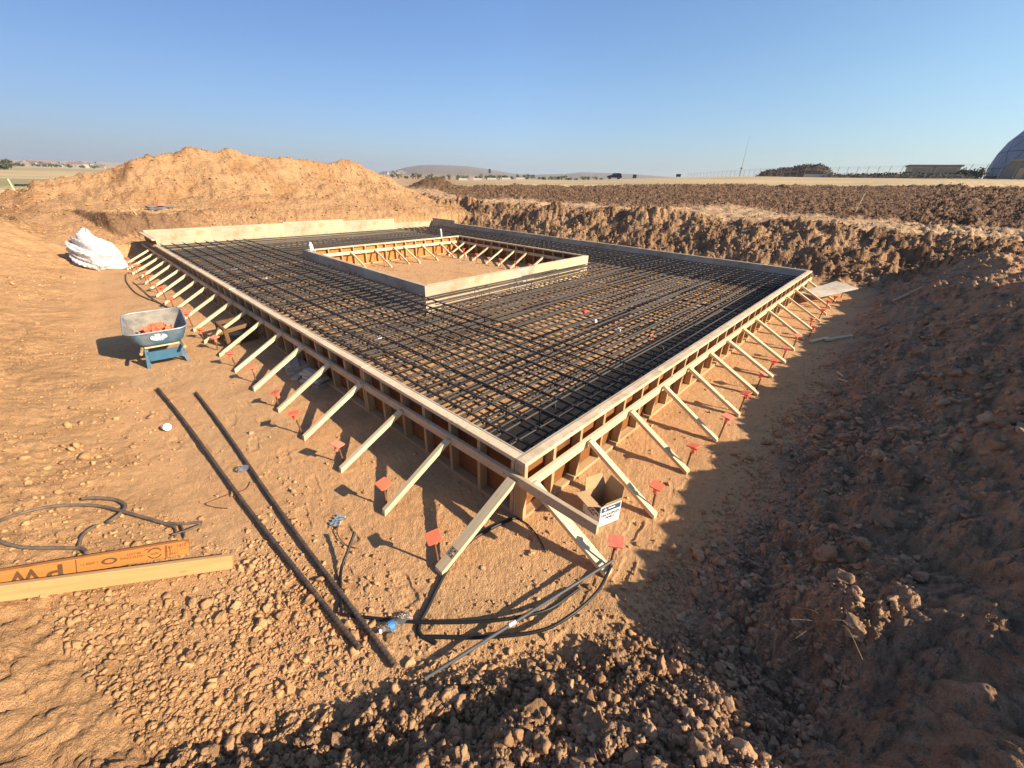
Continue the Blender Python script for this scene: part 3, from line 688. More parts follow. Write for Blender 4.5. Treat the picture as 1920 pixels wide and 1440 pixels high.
# ink stamp near the foot of the first left brace
st_ = [o for o in bpy.data.objects if o.name.startswith('brace') and abs(wm(o).translation.y - T) < .06 and wm(o).translation.x < .1][0]
mb = MB(); Ls = .16
for u in (-.032, -.011, .011, .032): mb.box((Ls - .0 + u, 0, .0196), (.003, .066, .0006))
for v in (-.033, 0, .033): mb.box((Ls, v, .0196), (.067, .003, .0006))
for u, v in ((-.02, .016), (.02, -.016), (.0, .016), (.022, .017), (-.022, -.017)): mb.box((Ls + u, v, .0197), (.012, .016, .0006))
o = mb.build('ink_stamp', INK, st_)
# dry roots hanging over the hollow in the shaded slope
mb = MB(); g_ = random.Random(9)
for i in range(46):
    q = surf(g_.uniform(1370, 1600), g_.uniform(1165, 1310)); a = g_.uniform(0, 6.28); L_ = g_.uniform(.06, .22); d_ = Vector((math.cos(a), math.sin(a), 0)) * L_
    mb.tube(bezier([q + Vector((0, 0, .005)), q + d_ * .4 + Vector((0, 0, g_.uniform(.02, .06))), q + d_ + Vector((g_.uniform(-.03, .03), g_.uniform(-.03, .03), g_.uniform(-.01, .04)))], 4), .0011, 3)
tag(mb.build('dry_roots', plain('straw', (.42, .31, .17), .9)), kind='stuff')

# ------------------------------------------------------------------ reinforcing bars
def bar_mesh(a, b, rad, ties=(), axis='y', sag=.004):
    a = Vector(a); b = Vector(b); n = max(2, int((b - a).length / 1.2)); d = (b - a).normalized(); sd = d.cross(Vector((0, 0, 1)))
    ph = random.uniform(0, 6); pts = [a.lerp(b, i / n) + sd * .012 * math.sin(ph + i * 1.3) + Vector((0, 0, random.uniform(-sag, sag))) for i in range(n + 1)]
    mb = MB(); mb.tube(pts, rad, 8)
    for t in ties:
        q = a + d * t; mb.tube([q - d * .006 + Vector((0, 0, .0)), q + d * .006 + Vector((0, 0, -.028))], rad * 1.28, 6)
        if random.random() < .5: mb.tube([q + Vector((0, 0, -.03)), q + sd * random.uniform(-.03, .03) + Vector((0, 0, -.075))], .003, 4)
    return mb
ZT_, ZX_ = .462, .437
ys_f = [.42 + .222 * i for i in range(22)]; ys_m = [5.33 + .222 * i for i in range(27)]; ys_b = [11.36 + .222 * i for i in range(20)]
allx = ys_f + ys_m + ys_b
tm = empty('top_bar_mat', (0, 0, 0), 0, 'upper layer of dark steel bars tied across the form around the inner box', 'rebar mat')
for x in [.38 + .287 * i for i in range(9)] + [8.98 + .292 * i for i in range(9)]:
    y0 = .25 if x < 4 else .2
    jx = x + random.uniform(-.025, .025)
    bar_mesh((jx, y0, ZT_), (jx + random.uniform(-.03, .03), 15.75 + random.uniform(-.1, .1), ZT_), .0125, [y - y0 for y in allx if y < 15.6]).build('bar', BARY, tm)
resty = MB()
for y in ys_f + ys_b:
    j = y + random.uniform(-.035, .035)
    mb = bar_mesh((.2 + random.uniform(0, .06), j, ZX_), (11.48 - random.uniform(0, .08), j + random.uniform(-.03, .03), ZX_), .0128)
    if y in ys_b[4:]: resty.add(mb.v, mb.f, 0, True)
    else: mb.build('bar', BARX, tm)
for i, y in enumerate(ys_m):
    bar_mesh((.2, y, ZX_), (BX0 - random.uniform(.05, .15), y + random.uniform(-.02, .02), ZX_), .0128).build('bar', BARX, tm)
    mb = bar_mesh((BX1 + .06, y, ZX_), (11.48, y, ZX_), .0128)
    mb.build('bar', BARX, tm)
for i in range(46):   # lapped ends lying beside the main bars
    y = random.choice(ys_f) + random.choice((-1, 1)) * random.uniform(.028, .06); a = random.uniform(.3, 9.2); L_ = random.uniform(1.2, 3.4)
    mb = bar_mesh((a, y, ZX_ - .004), (min(a + L_, 11.4), y + random.uniform(-.03, .03), ZX_ - .004), .0122); resty.add(mb.v, mb.f, 0, True)
tag(resty.build('far_bars', BARX, tm), kind='stuff')
bm_ = empty('bottom_bar_mat', (0, 0, 0), 0, 'lower layer of grey steel bars just above the dirt inside the form', 'rebar mat')
segs = []
def split(a0, a1, c, lo0, lo1, hi0, hi1):
    return [(a0, lo0), (hi0, a1)] if lo1 < c < hi1 else [(a0, a1)]
for i in range(55):
    x = .33 + .205 * i
    segs += [((x, a, .125), (x, b, .125), BARY) for a, b in split(.2, 16.4, x, BY0 - .06, BX0 - .06, BY1 + .06, BX1 + .06)]
for i in range(73):
    y = .33 + .222 * i
    segs += [((a, y, .15), (b, y, .15), BARX) for a, b in split(.2, 11.5, y, BX0 - .06, BY0 - .06, BX1 + .06, BY1 + .06)]
segs.sort(key=lambda q: (Vector(q[0]) + Vector(q[1])).length)
rest = MB(); resty = MB()
for i, (a, b, m) in enumerate(segs):
    j = Vector((random.uniform(-.03, .03), random.uniform(-.03, .03), random.uniform(-.01, .01)))
    if m is BARY: j.y = 0
    else: j.x = 0
    mb = bar_mesh(Vector(a) + j, Vector(b) + j, .0122)
    if i < 98: mb.build('bar', m, bm_)
    else: (rest if m is BARX else resty).add(mb.v, mb.f, 0, True)
rest.add(resty.v, resty.f, 1, True)
tag(rest.build('far_bars', [BARX, BARY], bm_), kind='stuff')
# extra lapped bars and bent supports
def chair_pts(x, y, rz, h):
    c, s = math.cos(rz), math.sin(rz)
    loc = [(0, 0, .1), (0, 0, h - .05), (.015, 0, h - .01), (.06, 0, h), (.13, 0, h - .008), (.165, 0, h - .05), (.17, 0, h - .12)]
    return [(x + a * c - b * s, y + a * s + b * c, z) for a, b, z in loc]
k = 0
for ix in range(8):
    for iy in range(4):
        x = 1.3 + ix * 1.27 + random.uniform(-.25, .25); y = .85 + iy * 1.22 + random.uniform(-.25, .25)
        if x > 11.3: continue
        mb = MB(); mb.tube(bezier(chair_pts(x, y, random.uniform(0, 6.28), .43), 3), .0075, 6)
        tag(mb.build('bar_support', STEEL), 'dark bent steel support standing between the bar layers in front of the inner box', 'bar support', 'bent supports between the bar layers')
for i, x in enumerate((4.3, 5.6, 6.9, 8.1)):
    y = BY0 - .12; mb = MB(); mb.tube(bezier([(x - .16, y, .2), (x - .17, y, .33), (x - .12, y - .01, .40), (x + .1, y - .1, .42), (x + .16, y - .11, .38), (x + .17, y - .11, .22), (x + .1, y - .08, .17), (x - .1, y - .02, .16), (x - .16, y, .2)], 5), .007, 6)
    tag(mb.build('stirrup', RUST), 'rusty bent stirrup leaning on the pale box wall, %s from the box corner' % ordinal(i + 1), 'stirrup', 'stirrups against the inner box')
mb = MB(); mb.tube([(BX0 + .1, BY0 - .06, .40), (BX1 - .1, BY0 - .07, .40)], .011, 8); tag(mb.build('long_bar', RUST), 'long steel bar lying against the pale near right wall of the inner box', 'steel bar')
mb = MB(); mb.tube([(BX0 + .3, BY0 - .16, .27), (BX1 - .3, BY0 - .1, .26)], .011, 8); tag(mb.build('long_bar', STEEL), 'lower steel bar running beneath the long bar along the pale box wall', 'steel bar')
for i, (px, py) in enumerate(((1222, 632), (1152, 609), (1097, 585))):
    q = G(px, py, .14); c = link(bpy.data.objects.new('fallen_plate', CAPME)); c.location = q; c.rotation_euler = (1.3, .4 * i, i)
    tag(c, ('orange cap fallen among the bars nearest the right form wall', 'orange cap lying in the bars left of the nearest fallen cap', 'small orange cap farthest back among the front bars')[i], 'safety cap', 'caps fallen among the bars')
for i, (px, py) in enumerate(((711, 633), (770, 562), (498, 522), (442, 503), (1117, 602), (1160, 619))):
    q = G(px, py, .17 if i else .3); mb = MB(); mb.box((0, 0, 0), (.07, .05, .05)); mb.box((0, 0, .03), (.04, .03, .02))
    o = mb.build('spacer_block', WHITE); o.location = q; o.rotation_euler = (.2, .1, i); tag(o, 'small white plastic spacer block sitting in the mesh of bars', 'spacer', 'white spacer blocks in the bar mat')

# ------------------------------------------------------------------ wheelbarrow
def rrect(w, d, z, r=.09, n=5, y0=0., tilt=0.):
    out = []
    for cx, cy, a0 in ((w / 2 - r, d / 2 - r, 0), (-w / 2 + r, d / 2 - r, 90), (-w / 2 + r, -d / 2 + r, 180), (w / 2 - r, -d / 2 + r, 270)):
        for i in range(n + 1):
            a = R(a0 + 90 * i / n); q = (cx + r * math.cos(a), cy + r * math.sin(a)); out.append(Vector((q[0], q[1] + y0, z + tilt * q[1])))
    return out
gl = Vector(G(280, 687, .03)); gr = Vector(G(352, 673, .03))
wb = empty('wheelbarrow', ((gl + gr) / 2), math.atan2(gr.y - gl.y, gr.x - gl.x), 'blue wheelbarrow with cement crusted tray full of orange caps beside the left form wall', 'wheelbarrow')
wb.location.z = hz(wb.location.x, wb.location.y)
mb = MB()
outer = [rrect(.47, .56, .315, .10, 5, .30), rrect(.56, .68, .37, .11, 5, .32, .02), rrect(.71, .94, .56, .14, 5, .43, .08)]
inner = [rrect(.695, .925, .56, .135, 5, .43, .08), rrect(.545, .665, .382, .105, 5, .32, .02), rrect(.45, .54, .33, .095, 5, .30)]
mb.loft(outer, 0, True, True, False, True); mb.loft([outer[-1], inner[0]], 0); mb.loft(inner, 1, True, False, True, True)
tray = mb.build('tray', [BLUE, TRAYIN], wb)
mb = MB(); rim = rrect(.72, .95, .562, .142, 5, .43, .08); mb.tube(rim + [rim[0]], .011, 8); mb.build('rolled_rim', GALV, wb)
# oval mark on the face towards the camera
def on_front(u, v):   # u across, v up the slope of the near face
    t = (v - .36) / (.555 - .36); y = (-.68 / 2 + .32) * (1 - t) + (-.94 / 2 + .43) * t - .005; z = (.37 - .02 * .34) * (1 - t) + (.56 - .08 * .47) * t
    return Vector((u, y, z))
mb = MB(); mb.add([on_front(.095 * math.cos(i * .2618), .455 + .062 * math.sin(i * .2618)) for i in range(24)], [tuple(range(24))]); 
mk, nt_, b_, N_, L_ = nodes('worn_white_mark'); tc_ = N_('ShaderNodeTexCoord'); vv = N_('ShaderNodeTexVoronoi', Scale=34.); L_(tc_.outputs['Object'], vv.inputs['Vector']); n9 = N_('ShaderNodeTexNoise', Scale=22., Detail=4); L_(tc_.outputs['Object'], n9.inputs['Vector'])
L_(mixc(N_, L_, ramp(N_, L_, n9.outputs[0], [(.40, 0.), (.46, 1.)]), (.10, .17, .22), (.72, .74, .74)), b_.inputs['Base Color']); b_.inputs['Roughness'].default_value = .7
mb.build('oval_mark', mk, tray)
for sx in (-1, 1):
    x0 = sx * .19
    mb = MB(); mb.tube([(x0, .95, .12), (x0 * 1.15, .3, .285), (sx * .245, -.20, .29)], .02, 8); h = mb.build('handle', PINE2, wb)
    mb = MB(); M = frame((sx * .228, .02, .0), (0, 0, 1), (0, 1, 0))
    # bent flat leg: down to the foot and back up towards the wheel
    pts = [(sx * .19, .02, .27), (sx * .232, -.005, .0), (sx * .225, .06, .0), (sx * .2, .36, .27)]
    for a, b in zip(pts[:-1], pts[1:]):
        a = Vector(a); b = Vector(b); mm = frame((a + b) / 2, b - a, (0, 1, .01)); mb.box((0, 0, 0), ((b - a).length + .01, .042, .012), mm)
    mb.build('leg', BLUE, wb)
mb = MB(); mb.box((0, -.004, .165), (.37, .006, .13)); mb.box((0, .010, .232), (.37, .03, .006)); mb.build('leg_brace', BLUE2, wb)
mb = MB(); mb.box((0, .06, .292), (.40, .05, .022)); mb.build('wood_block', PINE, wb)
n = 20; tyre = MB(); tor = [[Vector((.045 * math.cos(v) * 1.0, .95 + (.15 + .045 * math.sin(v)) * math.cos(u), .19 + (.15 + .045 * math.sin(v)) * math.sin(u))) for v in [k * math.pi / 4 for k in range(8)]] for u in [i * 2 * math.pi / n for i in range(n + 1)]]
tyre.loft(tor, 0, True, False, False, True); wh = tyre.build('wheel', BLACK, wb)
mb = MB(); mb.tube([(-.03, .95, .19), (.03, .95, .19)], .11, 16); mb.build('wheel_hub', BLUE, wh)
mb = MB(); mb.tube([(-.2, .95, .19), (.2, .95, .19)], .01, 6); mb.build('axle', STEEL, wb)
Mw = Matrix.LocRotScale(wb.location, wb.rotation_euler, None)
for i in range(26):
    lx, ly = random.uniform(-.21, .20), random.uniform(.06, .42)
    c = link(bpy.data.objects.new('heaped_plate', CAPME if i % 3 else CAPME2)); c.location = Mw @ Vector((lx, ly, .40 + .06 * random.random() + .035 * (i % 3)))
    c.rotation_euler = (random.uniform(0, 3.1), random.uniform(-1.2, 1.2), random.uniform(0, 6)); c.scale = (.95,) * 3
    tag(c, 'orange square plastic cap heaped in the wheelbarrow tray', 'safety cap', 'orange caps heaped in the wheelbarrow')

# ------------------------------------------------------------------ loose steel, cables and small things on the ground
def ribbed(p0, p1, rad, lift=.012, wob=.01):
    p0 = Vector(p0); p1 = Vector(p1); L = (p1 - p0).length; n = int(L / .011); pts = []; rr = []
    for i in range(n + 1):
        t = i / n; q = p0.lerp(p1, t); q.x += wob * math.sin(t * 7); pts.append(q); rr.append(rad * (1.16 if i % 3 == 0 else .94))
    mb = MB(); mb.tube(pts, rr, 10); return mb
a0 = Vector((-1.634, 4.913, 0)); a1 = Vector((-1.475, .015, 0)); b0 = Vector((-1.319, 4.463, 0)); b1 = Vector((-1.379, -.229, 0))
for k, (p, q, lab) in enumerate(((a0, a1, 'long ribbed steel bar on the dirt, left of the parallel pair'), (b0, b1, 'long ribbed steel bar on the dirt, right of the parallel pair, nearer the braces'))):
    p.z = hz(p.x, p.y) + .022; q.z = max(hz(q.x, q.y), .0) + .028
    tag(ribbed(p, q, .0155).build('loose_rebar', plain('brown_bar_steel_%d' % k, (.085, .065, .055), .6, .25, .35, 14, (.16, .10, .06))), lab, 'steel bar', 'pair of loose bars')
def ground_line(pix, lift, n=8, z=None):
    out = []
    for i, q in enumerate(pix):
        v = surf(q[0], q[1]) if len(q) == 2 else Vector(G(q[0], q[1], q[2]))
        v.z += lift; out.append(v)
    return bezier(out, n)
def cable(name, pix, rad, mat, label, cat, lift=.012, group=None, n=8):
    mb = MB(); mb.tube(ground_line(pix, lift, n), rad, 8); return tag(mb.build(name, mat), label, cat, group)
g3 = 'bent black bars by the near corner'
cable('bent_bar', [(641, 1154), (720, 1163), (800, 1169, .03), (900, 1167, .05), (965, 1160, .07), (1030, 1143, .07), (1085, 1105, .03)], .0115, BLACK, 'thin black bar crossing from the loose steel bars toward the brace foot', 'black bar', .01, g3)
cable('bent_bar', [(790, 1196), (905, 1197, .03), (1010, 1185, .06), (1070, 1155, .08), (1120, 1110, .08), (1146, 1062, .05)], .0115, BLACK, 'black bar curving from the clods up to the nearest right brace foot', 'black bar', .01, g3)
cable('bent_bar', [(966, 972), (925, 990), (880, 1018), (846, 1060), (830, 1085), (805, 1135), (785, 1185), (818, 1208)], .014, BLACK, 'thick black bar arcing from the form corner down past the first left brace', 'black bar', .01, g3)
cable('bent_bar', [(968, 972), (990, 985), (1010, 1010), (1023, 1037)], .005, BLACK, 'short thin black wire curling away from the base of the form corner', 'black wire', .008, g3)
cable('bent_bar', [(665, 998, .16), (652, 1035, .08), (639, 1075, .02), (640, 1150, .02)], .0115, BLACK, 'black bar end sticking up right beside the two long steel bars', 'black bar', .005, g3)
e0 = Vector(G(1150, 1050, .12)); e1 = surf(797, 1282) + Vector((0, 0, .05)); em = e0.lerp(e1, .6)
t = empty('grey_rod', e1, 0, 'straight grey metal rod with a white sticker leaning from brace foot to clods', 'metal rod')
mb = MB(); mb.tube([e1, e0], .011, 10); set_world(mb.build('shaft', plain('grey_pipe', (.085, .085, .085), .6, .2, .2), t), Matrix())
mb = MB(); dd = (e0 - e1).normalized(); mb.tube([em - dd * .025, em + dd * .025], .0125, 10); set_world(mb.build('sticker', WHITE, t), Matrix())
# bent loop of bar on the left slope
t = empty('bent_rebar_loop', surf(160, 990), 0, 'bent steel bar loop lying on the left slope behind the orange board', 'bent bar')
def tpart(name, pix, rad, mat, lift=.014, n=8):
    mb = MB(); mb.tube(ground_line(pix, lift, n), rad, 8); o = mb.build(name, mat, t); set_world(o, Matrix()); return o
LOOPM = plain('old_bar_steel', (.11, .085, .07), .7, .1, .3, 20, (.19, .125, .075))
tpart('loop_bar', [(166, 1042), (155, 1034), (110, 1033), (40, 1031), (-6, 1014), (-6, 990), (30, 972), (100, 955), (180, 953), (240, 966), (330, 992)], .0125, LOOPM, .03)
tpart('hook_bar', [(157, 940), (190, 939), (222, 943), (237, 953), (228, 968), (205, 985)], .0135, LOOPM, .03)
tpart('tail_bar', [(318, 988), (340, 991), (383, 987)], .01, LOOPM, .05); tpart('tail_bar', [(325, 1008), (350, 1000), (381, 988)], .008, LOOPM, .03)
tpart('twist_tie', [(325, 985), (332, 1000), (328, 1012)], .007, LOOPM, .02, 4); tpart('twist_tie', [(338, 984), (345, 998), (348, 1010)], .007, LOOPM, .02, 4)
tpart('stub_bar', [(150, 1028), (158, 1006), (182, 988)], .011, LOOPM, .02)
# two boards on edge in the lower left
def board_from(px_l, px_r, h, t_, mat, name, label, cat, z0, z1):
    p = Vector(G(*px_l, z0)); q = Vector(G(*px_r, z1)); d = (q - p).normalized(); up = Vector((0, 0, 1)) + (Vector((0, 0, 1)).cross(d)) * .25
    up = (up - d * up.dot(d)).normalized()
    root = empty(name, q, 0, label, cat)
    p = p - d * .8
    return root, p + up * h / 2, q + up * h / 2, d, up
zl = hz(-2.88, 1.95); zr = hz(-1.97, 1.45)
r1, p, q, d, up = board_from((0, 1099), (355, 1036), .105, .038, LVL, 'orange_board', 'orange laminated board with dark printed lettering upside down on its face', 'board', zl, zr + .01)
nrm = d.cross(up); nrm = nrm if nrm.y < 0 else -nrm
lumber('plank', p, q, .038, .105, up, LVL, r1)
L_tot = (q - p).length
def onb(s_from_right, v, out=.0195):
    o = q - d * s_from_right + up * v + nrm * out
    X = -d; Y = -up; Z = nrm     # upside-down lettering
    return Matrix(((X[0], Y[0], Z[0], o[0]), (X[1], Y[1], Z[1], o[1]), (X[2], Y[2], Z[2], o[2]), (0, 0, 0, 1)))
Lpx = (q - Vector(G(0, 1099, zl)) - up * .0525).length
fx = lambda px: (355 - px) / 355 * Lpx * (1 - .10 * (px / 355) * (1 - px / 355))
text('printed_lettering', 'P', .125, INKB, r1, onb(fx(90), -.004), bold=True, xs=1.25)
text('printed_lettering', 'W', .125, INKB, r1, onb(fx(40), -.004), bold=True, xs=1.0)
text('printed_lettering', '02EC-24', .03, INKB, r1, onb(fx(330), .028)); text('printed_lettering', '1047', .03, INKB, r1, onb(fx(322), -.024))
text('printed_lettering', 'APA', .024, INKB, r1, onb(fx(281), -.002)); text('printed_lettering', 'PR-L233', .022, INKB, r1, onb(fx(238), .024))
text('printed_lettering', 'ASTM D5456', .022, INKB, r1, onb(fx(233), .0)); text('printed_lettering', '1.3000-11', .022, INKB, r1, onb(fx(150), .006)); text('printed_lettering', 'MILL 1047', .02, INKB, r1, onb(fx(275), .038))
mb = MB(); Mo = onb(fx(281), .0)
for a0, a1 in ((20, 160), (200, 340)):
    pr = [[Mo @ Vector((rr * math.cos(R(a)), rr * math.sin(R(a)), .0008)) for rr in (.033, .041)] for a in range(a0, a1 + 1, 10)]
    mb.loft(pr, 0, False)
for s_, hh in ((fx(126), .1), (fx(304), .09), (fx(307), .09), (fx(314), .07)):
    Mq = onb(s_, 0, .0197); mb.box((0, 0, 0), (.005, hh, .0008), Mq)
Mq = onb(fx(335), .0, .0197); mb.box((0, 0, 0), (.17, .002, .0008), Mq)
# closed round knot-like smudge
pr = [[onb(fx(188), 0) @ Vector((rr * 1.7 * math.cos(R(a)), rr * math.sin(R(a)), .0004)) for rr in (.014, .024)] for a in range(0, 361, 15)]; mb.loft(pr, 0, False)
set_world(mb.build('printed_marks', INKB, r1), Matrix())
r2, p2, q2, d2, up2 = board_from((0, 1126), (437, 1064), .105, .038, BOARD, 'yellow_board', 'plain yellow pine board lying in front of the orange lettered board', 'board', zl - .01, hz(-1.8, 1.15) + .005)
lumber('plank', p2, q2, .038, .105, up2, BOARD, r2)

# cardboard nail box
bx0 = Vector((.396, -.494, 0)); bx1 = Vector((.600, -.569, 0)); ang = math.atan2(bx1.y - bx0.y, bx1.x - bx0.x); Wd = (bx1 - bx0).length; Dp = .22; Hb = .225
nb = empty('nail_box', (bx0 + bx1) / 2 + Vector((-math.sin(ang), math.cos(ang), 0)) * Dp / 2, ang, 'open white and navy cardboard nail box with flaps up at the near form corner', 'cardboard box')
th = .004; mb = MB()
for sgn in (-1, 1):
    mb.box((0, sgn * (Dp / 2 - th / 2), Hb / 2), (Wd, th, Hb)); mb.box((sgn * (Wd / 2 - th / 2), 0, Hb / 2), (th, Dp - 2 * th, Hb))
mb.box((0, 0, .004), (Wd - .01, Dp - .01, .004)); mb.build('box_body', CARD, nb)
mb = MB(); e = .0012
mb.box((0, -Dp / 2 - e / 2, Hb / 2 - .003), (Wd - .004, e, Hb - .012)); mb.box((-Wd / 2 - e / 2, 0, Hb / 2 - .003), (e, Dp - .004, Hb - .012)); pr_ = mb.build('printed_face', BOXW, nb)
mb = MB(); mb.box((0, -Dp / 2 - e - .0006, Hb - .045), (Wd - .02, .001, .052)); mb.box((-Wd / 2 - e - .0006, 0, Hb - .045), (.001, Dp - .02, .062)); mb.build('navy_band', NAVY, nb)
Mn = Matrix.LocRotScale(nb.location, nb.rotation_euler, None)
def face_front(x, z, o=.0022): return Mn @ Matrix(((1, 0, 0, x), (0, 0, -1, -Dp / 2 - o), (0, 1, 0, z), (0, 0, 0, 1)))
def face_left(y, z, o=.0022): return Mn @ Matrix(((0, 0, -1, -Wd / 2 - o), (-1, 0, 0, -y), (0, 1, 0, z), (0, 0, 0, 1)))
text('printed_lettering', '16d DUPLEX', .036, INK, nb, face_front(0, .118), bold=True); text('printed_lettering', 'NAILS', .034, INK, nb, face_front(.0, .083), bold=True)
text('printed_lettering', '16d DUPLEX', .036, INK, nb, face_left(0, .118), bold=True); text('printed_lettering', 'NAILS', .034, INK, nb, face_left(.0, .083), bold=True)
mb = MB()
for FF in (face_front, face_left):
    M = FF(-.06, Hb - .045, .003) @ Matrix.Rotation(R(45), 4, 'Z'); mb.box((0, 0, 0), (.024, .024, .0008), M); M = FF(-.025, Hb - .045, .003); mb.box((0.03, .004, 0), (.07, .012, .0008), M)
set_world(mb.build('band_emblem', BOXW, nb), Matrix())
mb = MB(); M = face_front(-.035, .045, .0024); mb.box((0, 0, 0), (.05, .005, .0006), M); M = face_front(.045, .047, .0024); mb.box((0, 0, 0), (.045, .004, .0006), M); set_world(mb.build('small_print', INKB, nb), Matrix())
def flap(o, along, width, length, dirv, taper=.02):
    mb = MB(); along = Vector(along); dirv = Vector(dirv).normalized(); o = Vector(o); nn = along.cross(dirv).normalized() * .002
    a, b = o - along * width / 2, o + along * width / 2; c, d_ = b - along * taper + dirv * length, a + along * taper + dirv * length
    mb.loft([[a - nn, b - nn, c - nn, d_ - nn], [a + nn, b + nn, c + nn, d_ + nn]], 0, True, True, True); mb.build('flap', CARD, nb)
flap((0, Dp / 2, Hb), (1, 0, 0), Wd - .006, .11, (.0, .35, .9)); flap((Wd / 2, 0, Hb), (0, 1, 0), Dp - .006, .11, (.25, 0, .95))
flap((-Wd / 2, 0, Hb), (0, 1, 0), Dp - .006, .12, (-1, .1, .25)); flap((0, -Dp / 2, Hb), (1, 0, 0), Wd - .006, .045, (.2, -.35, .8))

# water bottle
c0 = surf(712, 1190) + Vector((0, 0, .03)); c1 = surf(772, 1160) + Vector((0, 0, .034)); ax = (c1 - c0); Lb = ax.length
bt = empty('water_bottle', c0, 0, 'clear plastic water bottle with blue label lying beside the loose bars', 'bottle'); Mb = frame(c0, ax, (0, 0, 1))
def ringx(x, r, n=14): return [Vector((x, r * math.cos(i * 2 * math.pi / n), r * math.sin(i * 2 * math.pi / n))) for i in range(n)]
mb = MB(); mb.loft([ringx(x * Lb, r) for x, r in ((.06, .012), (.14, .013), (.26, .030), (.5, .032), (.54, .029), (.58, .032), (.7, .029), (.74, .032), (.86, .030), (.97, .032), (1, .026))], 0, True, False, True, True); mb.build('bottle_body', PET, bt, Mb)
mb = MB(); mb.loft([ringx(.31 * Lb, .0322), ringx(.46 * Lb, .0328)], 0, True, False, False, True); mb.build('label', LABEL, bt, Mb)
mb = MB(); mb.loft([ringx(0, .014), ringx(.07 * Lb, .0145)], 0, True, True, True); mb.build('bottle_cap', WHITE, bt, Mb)

def crumple(name, rings, mat, amp, seed, parent=None, sub=2):
    mb = MB(); mb.loft(rings, 0, True, True, True, False); o = mb.build(name, mat, parent)
    return o
# white crate-like packet with wire, small cup, wrapped ball
q = surf(634, 977); pk = empty('wrapped_packet', q, .5, 'silver wrapped packet tied with rusty wire on the dirt between bars and braces', 'packet')
mb = MB()
for i in range(4):
    x = -.045 + .03 * i; mb.add([(x - .015, -.035, .006), (x, -.035, .022), (x + .015, -.035, .006), (x - .015, .035, .008), (x, .04, .024), (x + .015, .035, .008)], [(0, 1, 4, 3), (1, 2, 5, 4), (0, 2, 1), (3, 4, 5)])
mb.box((0, 0, .004), (.12, .075, .006)); mb.build('packet_body', WRAP, pk)
mb = MB(); mb.tube(bezier([(-.09, .0, .01), (-.03, -.01, .03), (.02, -.02, .03), (.03, -.05, .01), (-.02, -.03, .03)], 5), .003, 5); mb.tube(bezier([(-.02, -.03, .02), (-.12, -.08, .015), (-.2, -.2, .012), (-.21, -.32, .01)], 6), .004, 5); mb.build('tie_wire', RUST, pk)
q = surf(313, 806); cup = empty('paper_cup', q, .3, 'small white paper cup lying on dirt left of the loose bars', 'cup')
mb = MB(); M = Matrix.Rotation(R(72), 4, 'X') @ Matrix.Translation((0, .035, -.045)); mb.loft([[M @ v for v in ringx(0, .001)], [M @ Matrix.Rotation(R(-90), 4, 'Y') @ v for v in ringx(0, .027)], [M @ Matrix.Rotation(R(-90), 4, 'Y') @ v for v in ringx(.095, .04)]], 0, True, False, True, True); mb.build('cup_body', WHITE, cup)
mb = MB(); mb.loft([[M @ Matrix.Rotation(R(-90), 4, 'Y') @ v for v in ringx(.09, .0402)], [M @ Matrix.Rotation(R(-90), 4, 'Y') @ v for v in ringx(.099, .042)]], 0); mb.build('cup_rim', ORANGE2, cup)
q = surf(458, 884); mb = MB()
mb.loft([[Vector((.05 * math.cos(u) * math.cos(v), .042 * math.sin(u) * math.cos(v), .03 + .03 * math.sin(v))) * random.uniform(.9, 1.08) for u in [i * 2 * math.pi / 12 for i in range(12)]] for v in (-1.3, -.8, -.3, .2, .7, 1.2)], 0, True, True, True)
o = mb.build('plastic_ball', glassy('crumpled_film', (.75, .8, .9))); o.location = q + Vector((0, 0, .008)); tag(o, 'crumpled clear plastic film lying against the right loose bar', 'plastic film')
cable('tie_wire', [(470, 905), (462, 918), (440, 926), (425, 930), (400, 940), (386, 946), (400, 952), (428, 955)], .0035, RUST, 'rusty twisted tie wire lying across the left loose bar', 'wire', .01)
cable('thin_bar', [(236, 515), (238, 530), (258, 552), (300, 570), (322, 583)], .013, STEEL, 'thin dark bar on the slope between white sheeting and wheelbarrow', 'steel bar', .01)
cable('thin_bar', [(250, 530), (262, 540), (285, 560), (318, 580)], .009, STEEL, 'second thin dark bar just above the one near the wheelbarrow', 'steel bar', .02)

# stacks of short blocks and brown frames in the shade of the left wall
def stack(x, y, rz, layers, name_group, where):
    k = 0
    for lz, (dx, dy, dr, n, Lk) in enumerate(layers):
        for j in range(n):
            a = rz + dr; ux = Vector((math.cos(a), math.sin(a), 0)); uy = Vector((-ux.y, ux.x, 0)); c = Vector((x + dx, y + dy, .02 + lz * .039)) + uy * (j - (n - 1) / 2) * .094
            o = lumber('wood_block', c - ux * Lk / 2, c + ux * Lk / 2, .089, .038, (0, 0, 1), SCRAP)
            tag(o, 'short grey wood block %s' % where, 'wood block', name_group)
stack(-.10, 4.42, 1.35, [(0, 0, 0, 3, .42), (.0, .02, .1, 3, .38), (-.02, .05, -.1, 2, .40)], 'first stack of short blocks', 'in the flat stack against the left wall, farther from the corner')
stack(-.12, 3.72, 1.9, [(0, 0, 0, 2, .34), (.0, .02, .25, 2, .3), (.02, -.02, -.1, 2, .32), (0, .03, .2, 1, .33), (.0, .0, -.2, 1, .3)], 'second stack of short blocks', 'in the taller stack against the left wall, nearer the corner')
o = lumber('wood_block', (-.28, 4.0, .02), (-.14, 4.12, .02), .10, .038, (0, 0, 1), SCRAP); tag(o, 'single square grey wood block on the ground between the two block stacks', 'wood block')
cr = empty('wooden_frame', (-.3, 6.3, 0), 0, 'brown open wooden frames stacked in the shade behind the braces', 'wooden frame')
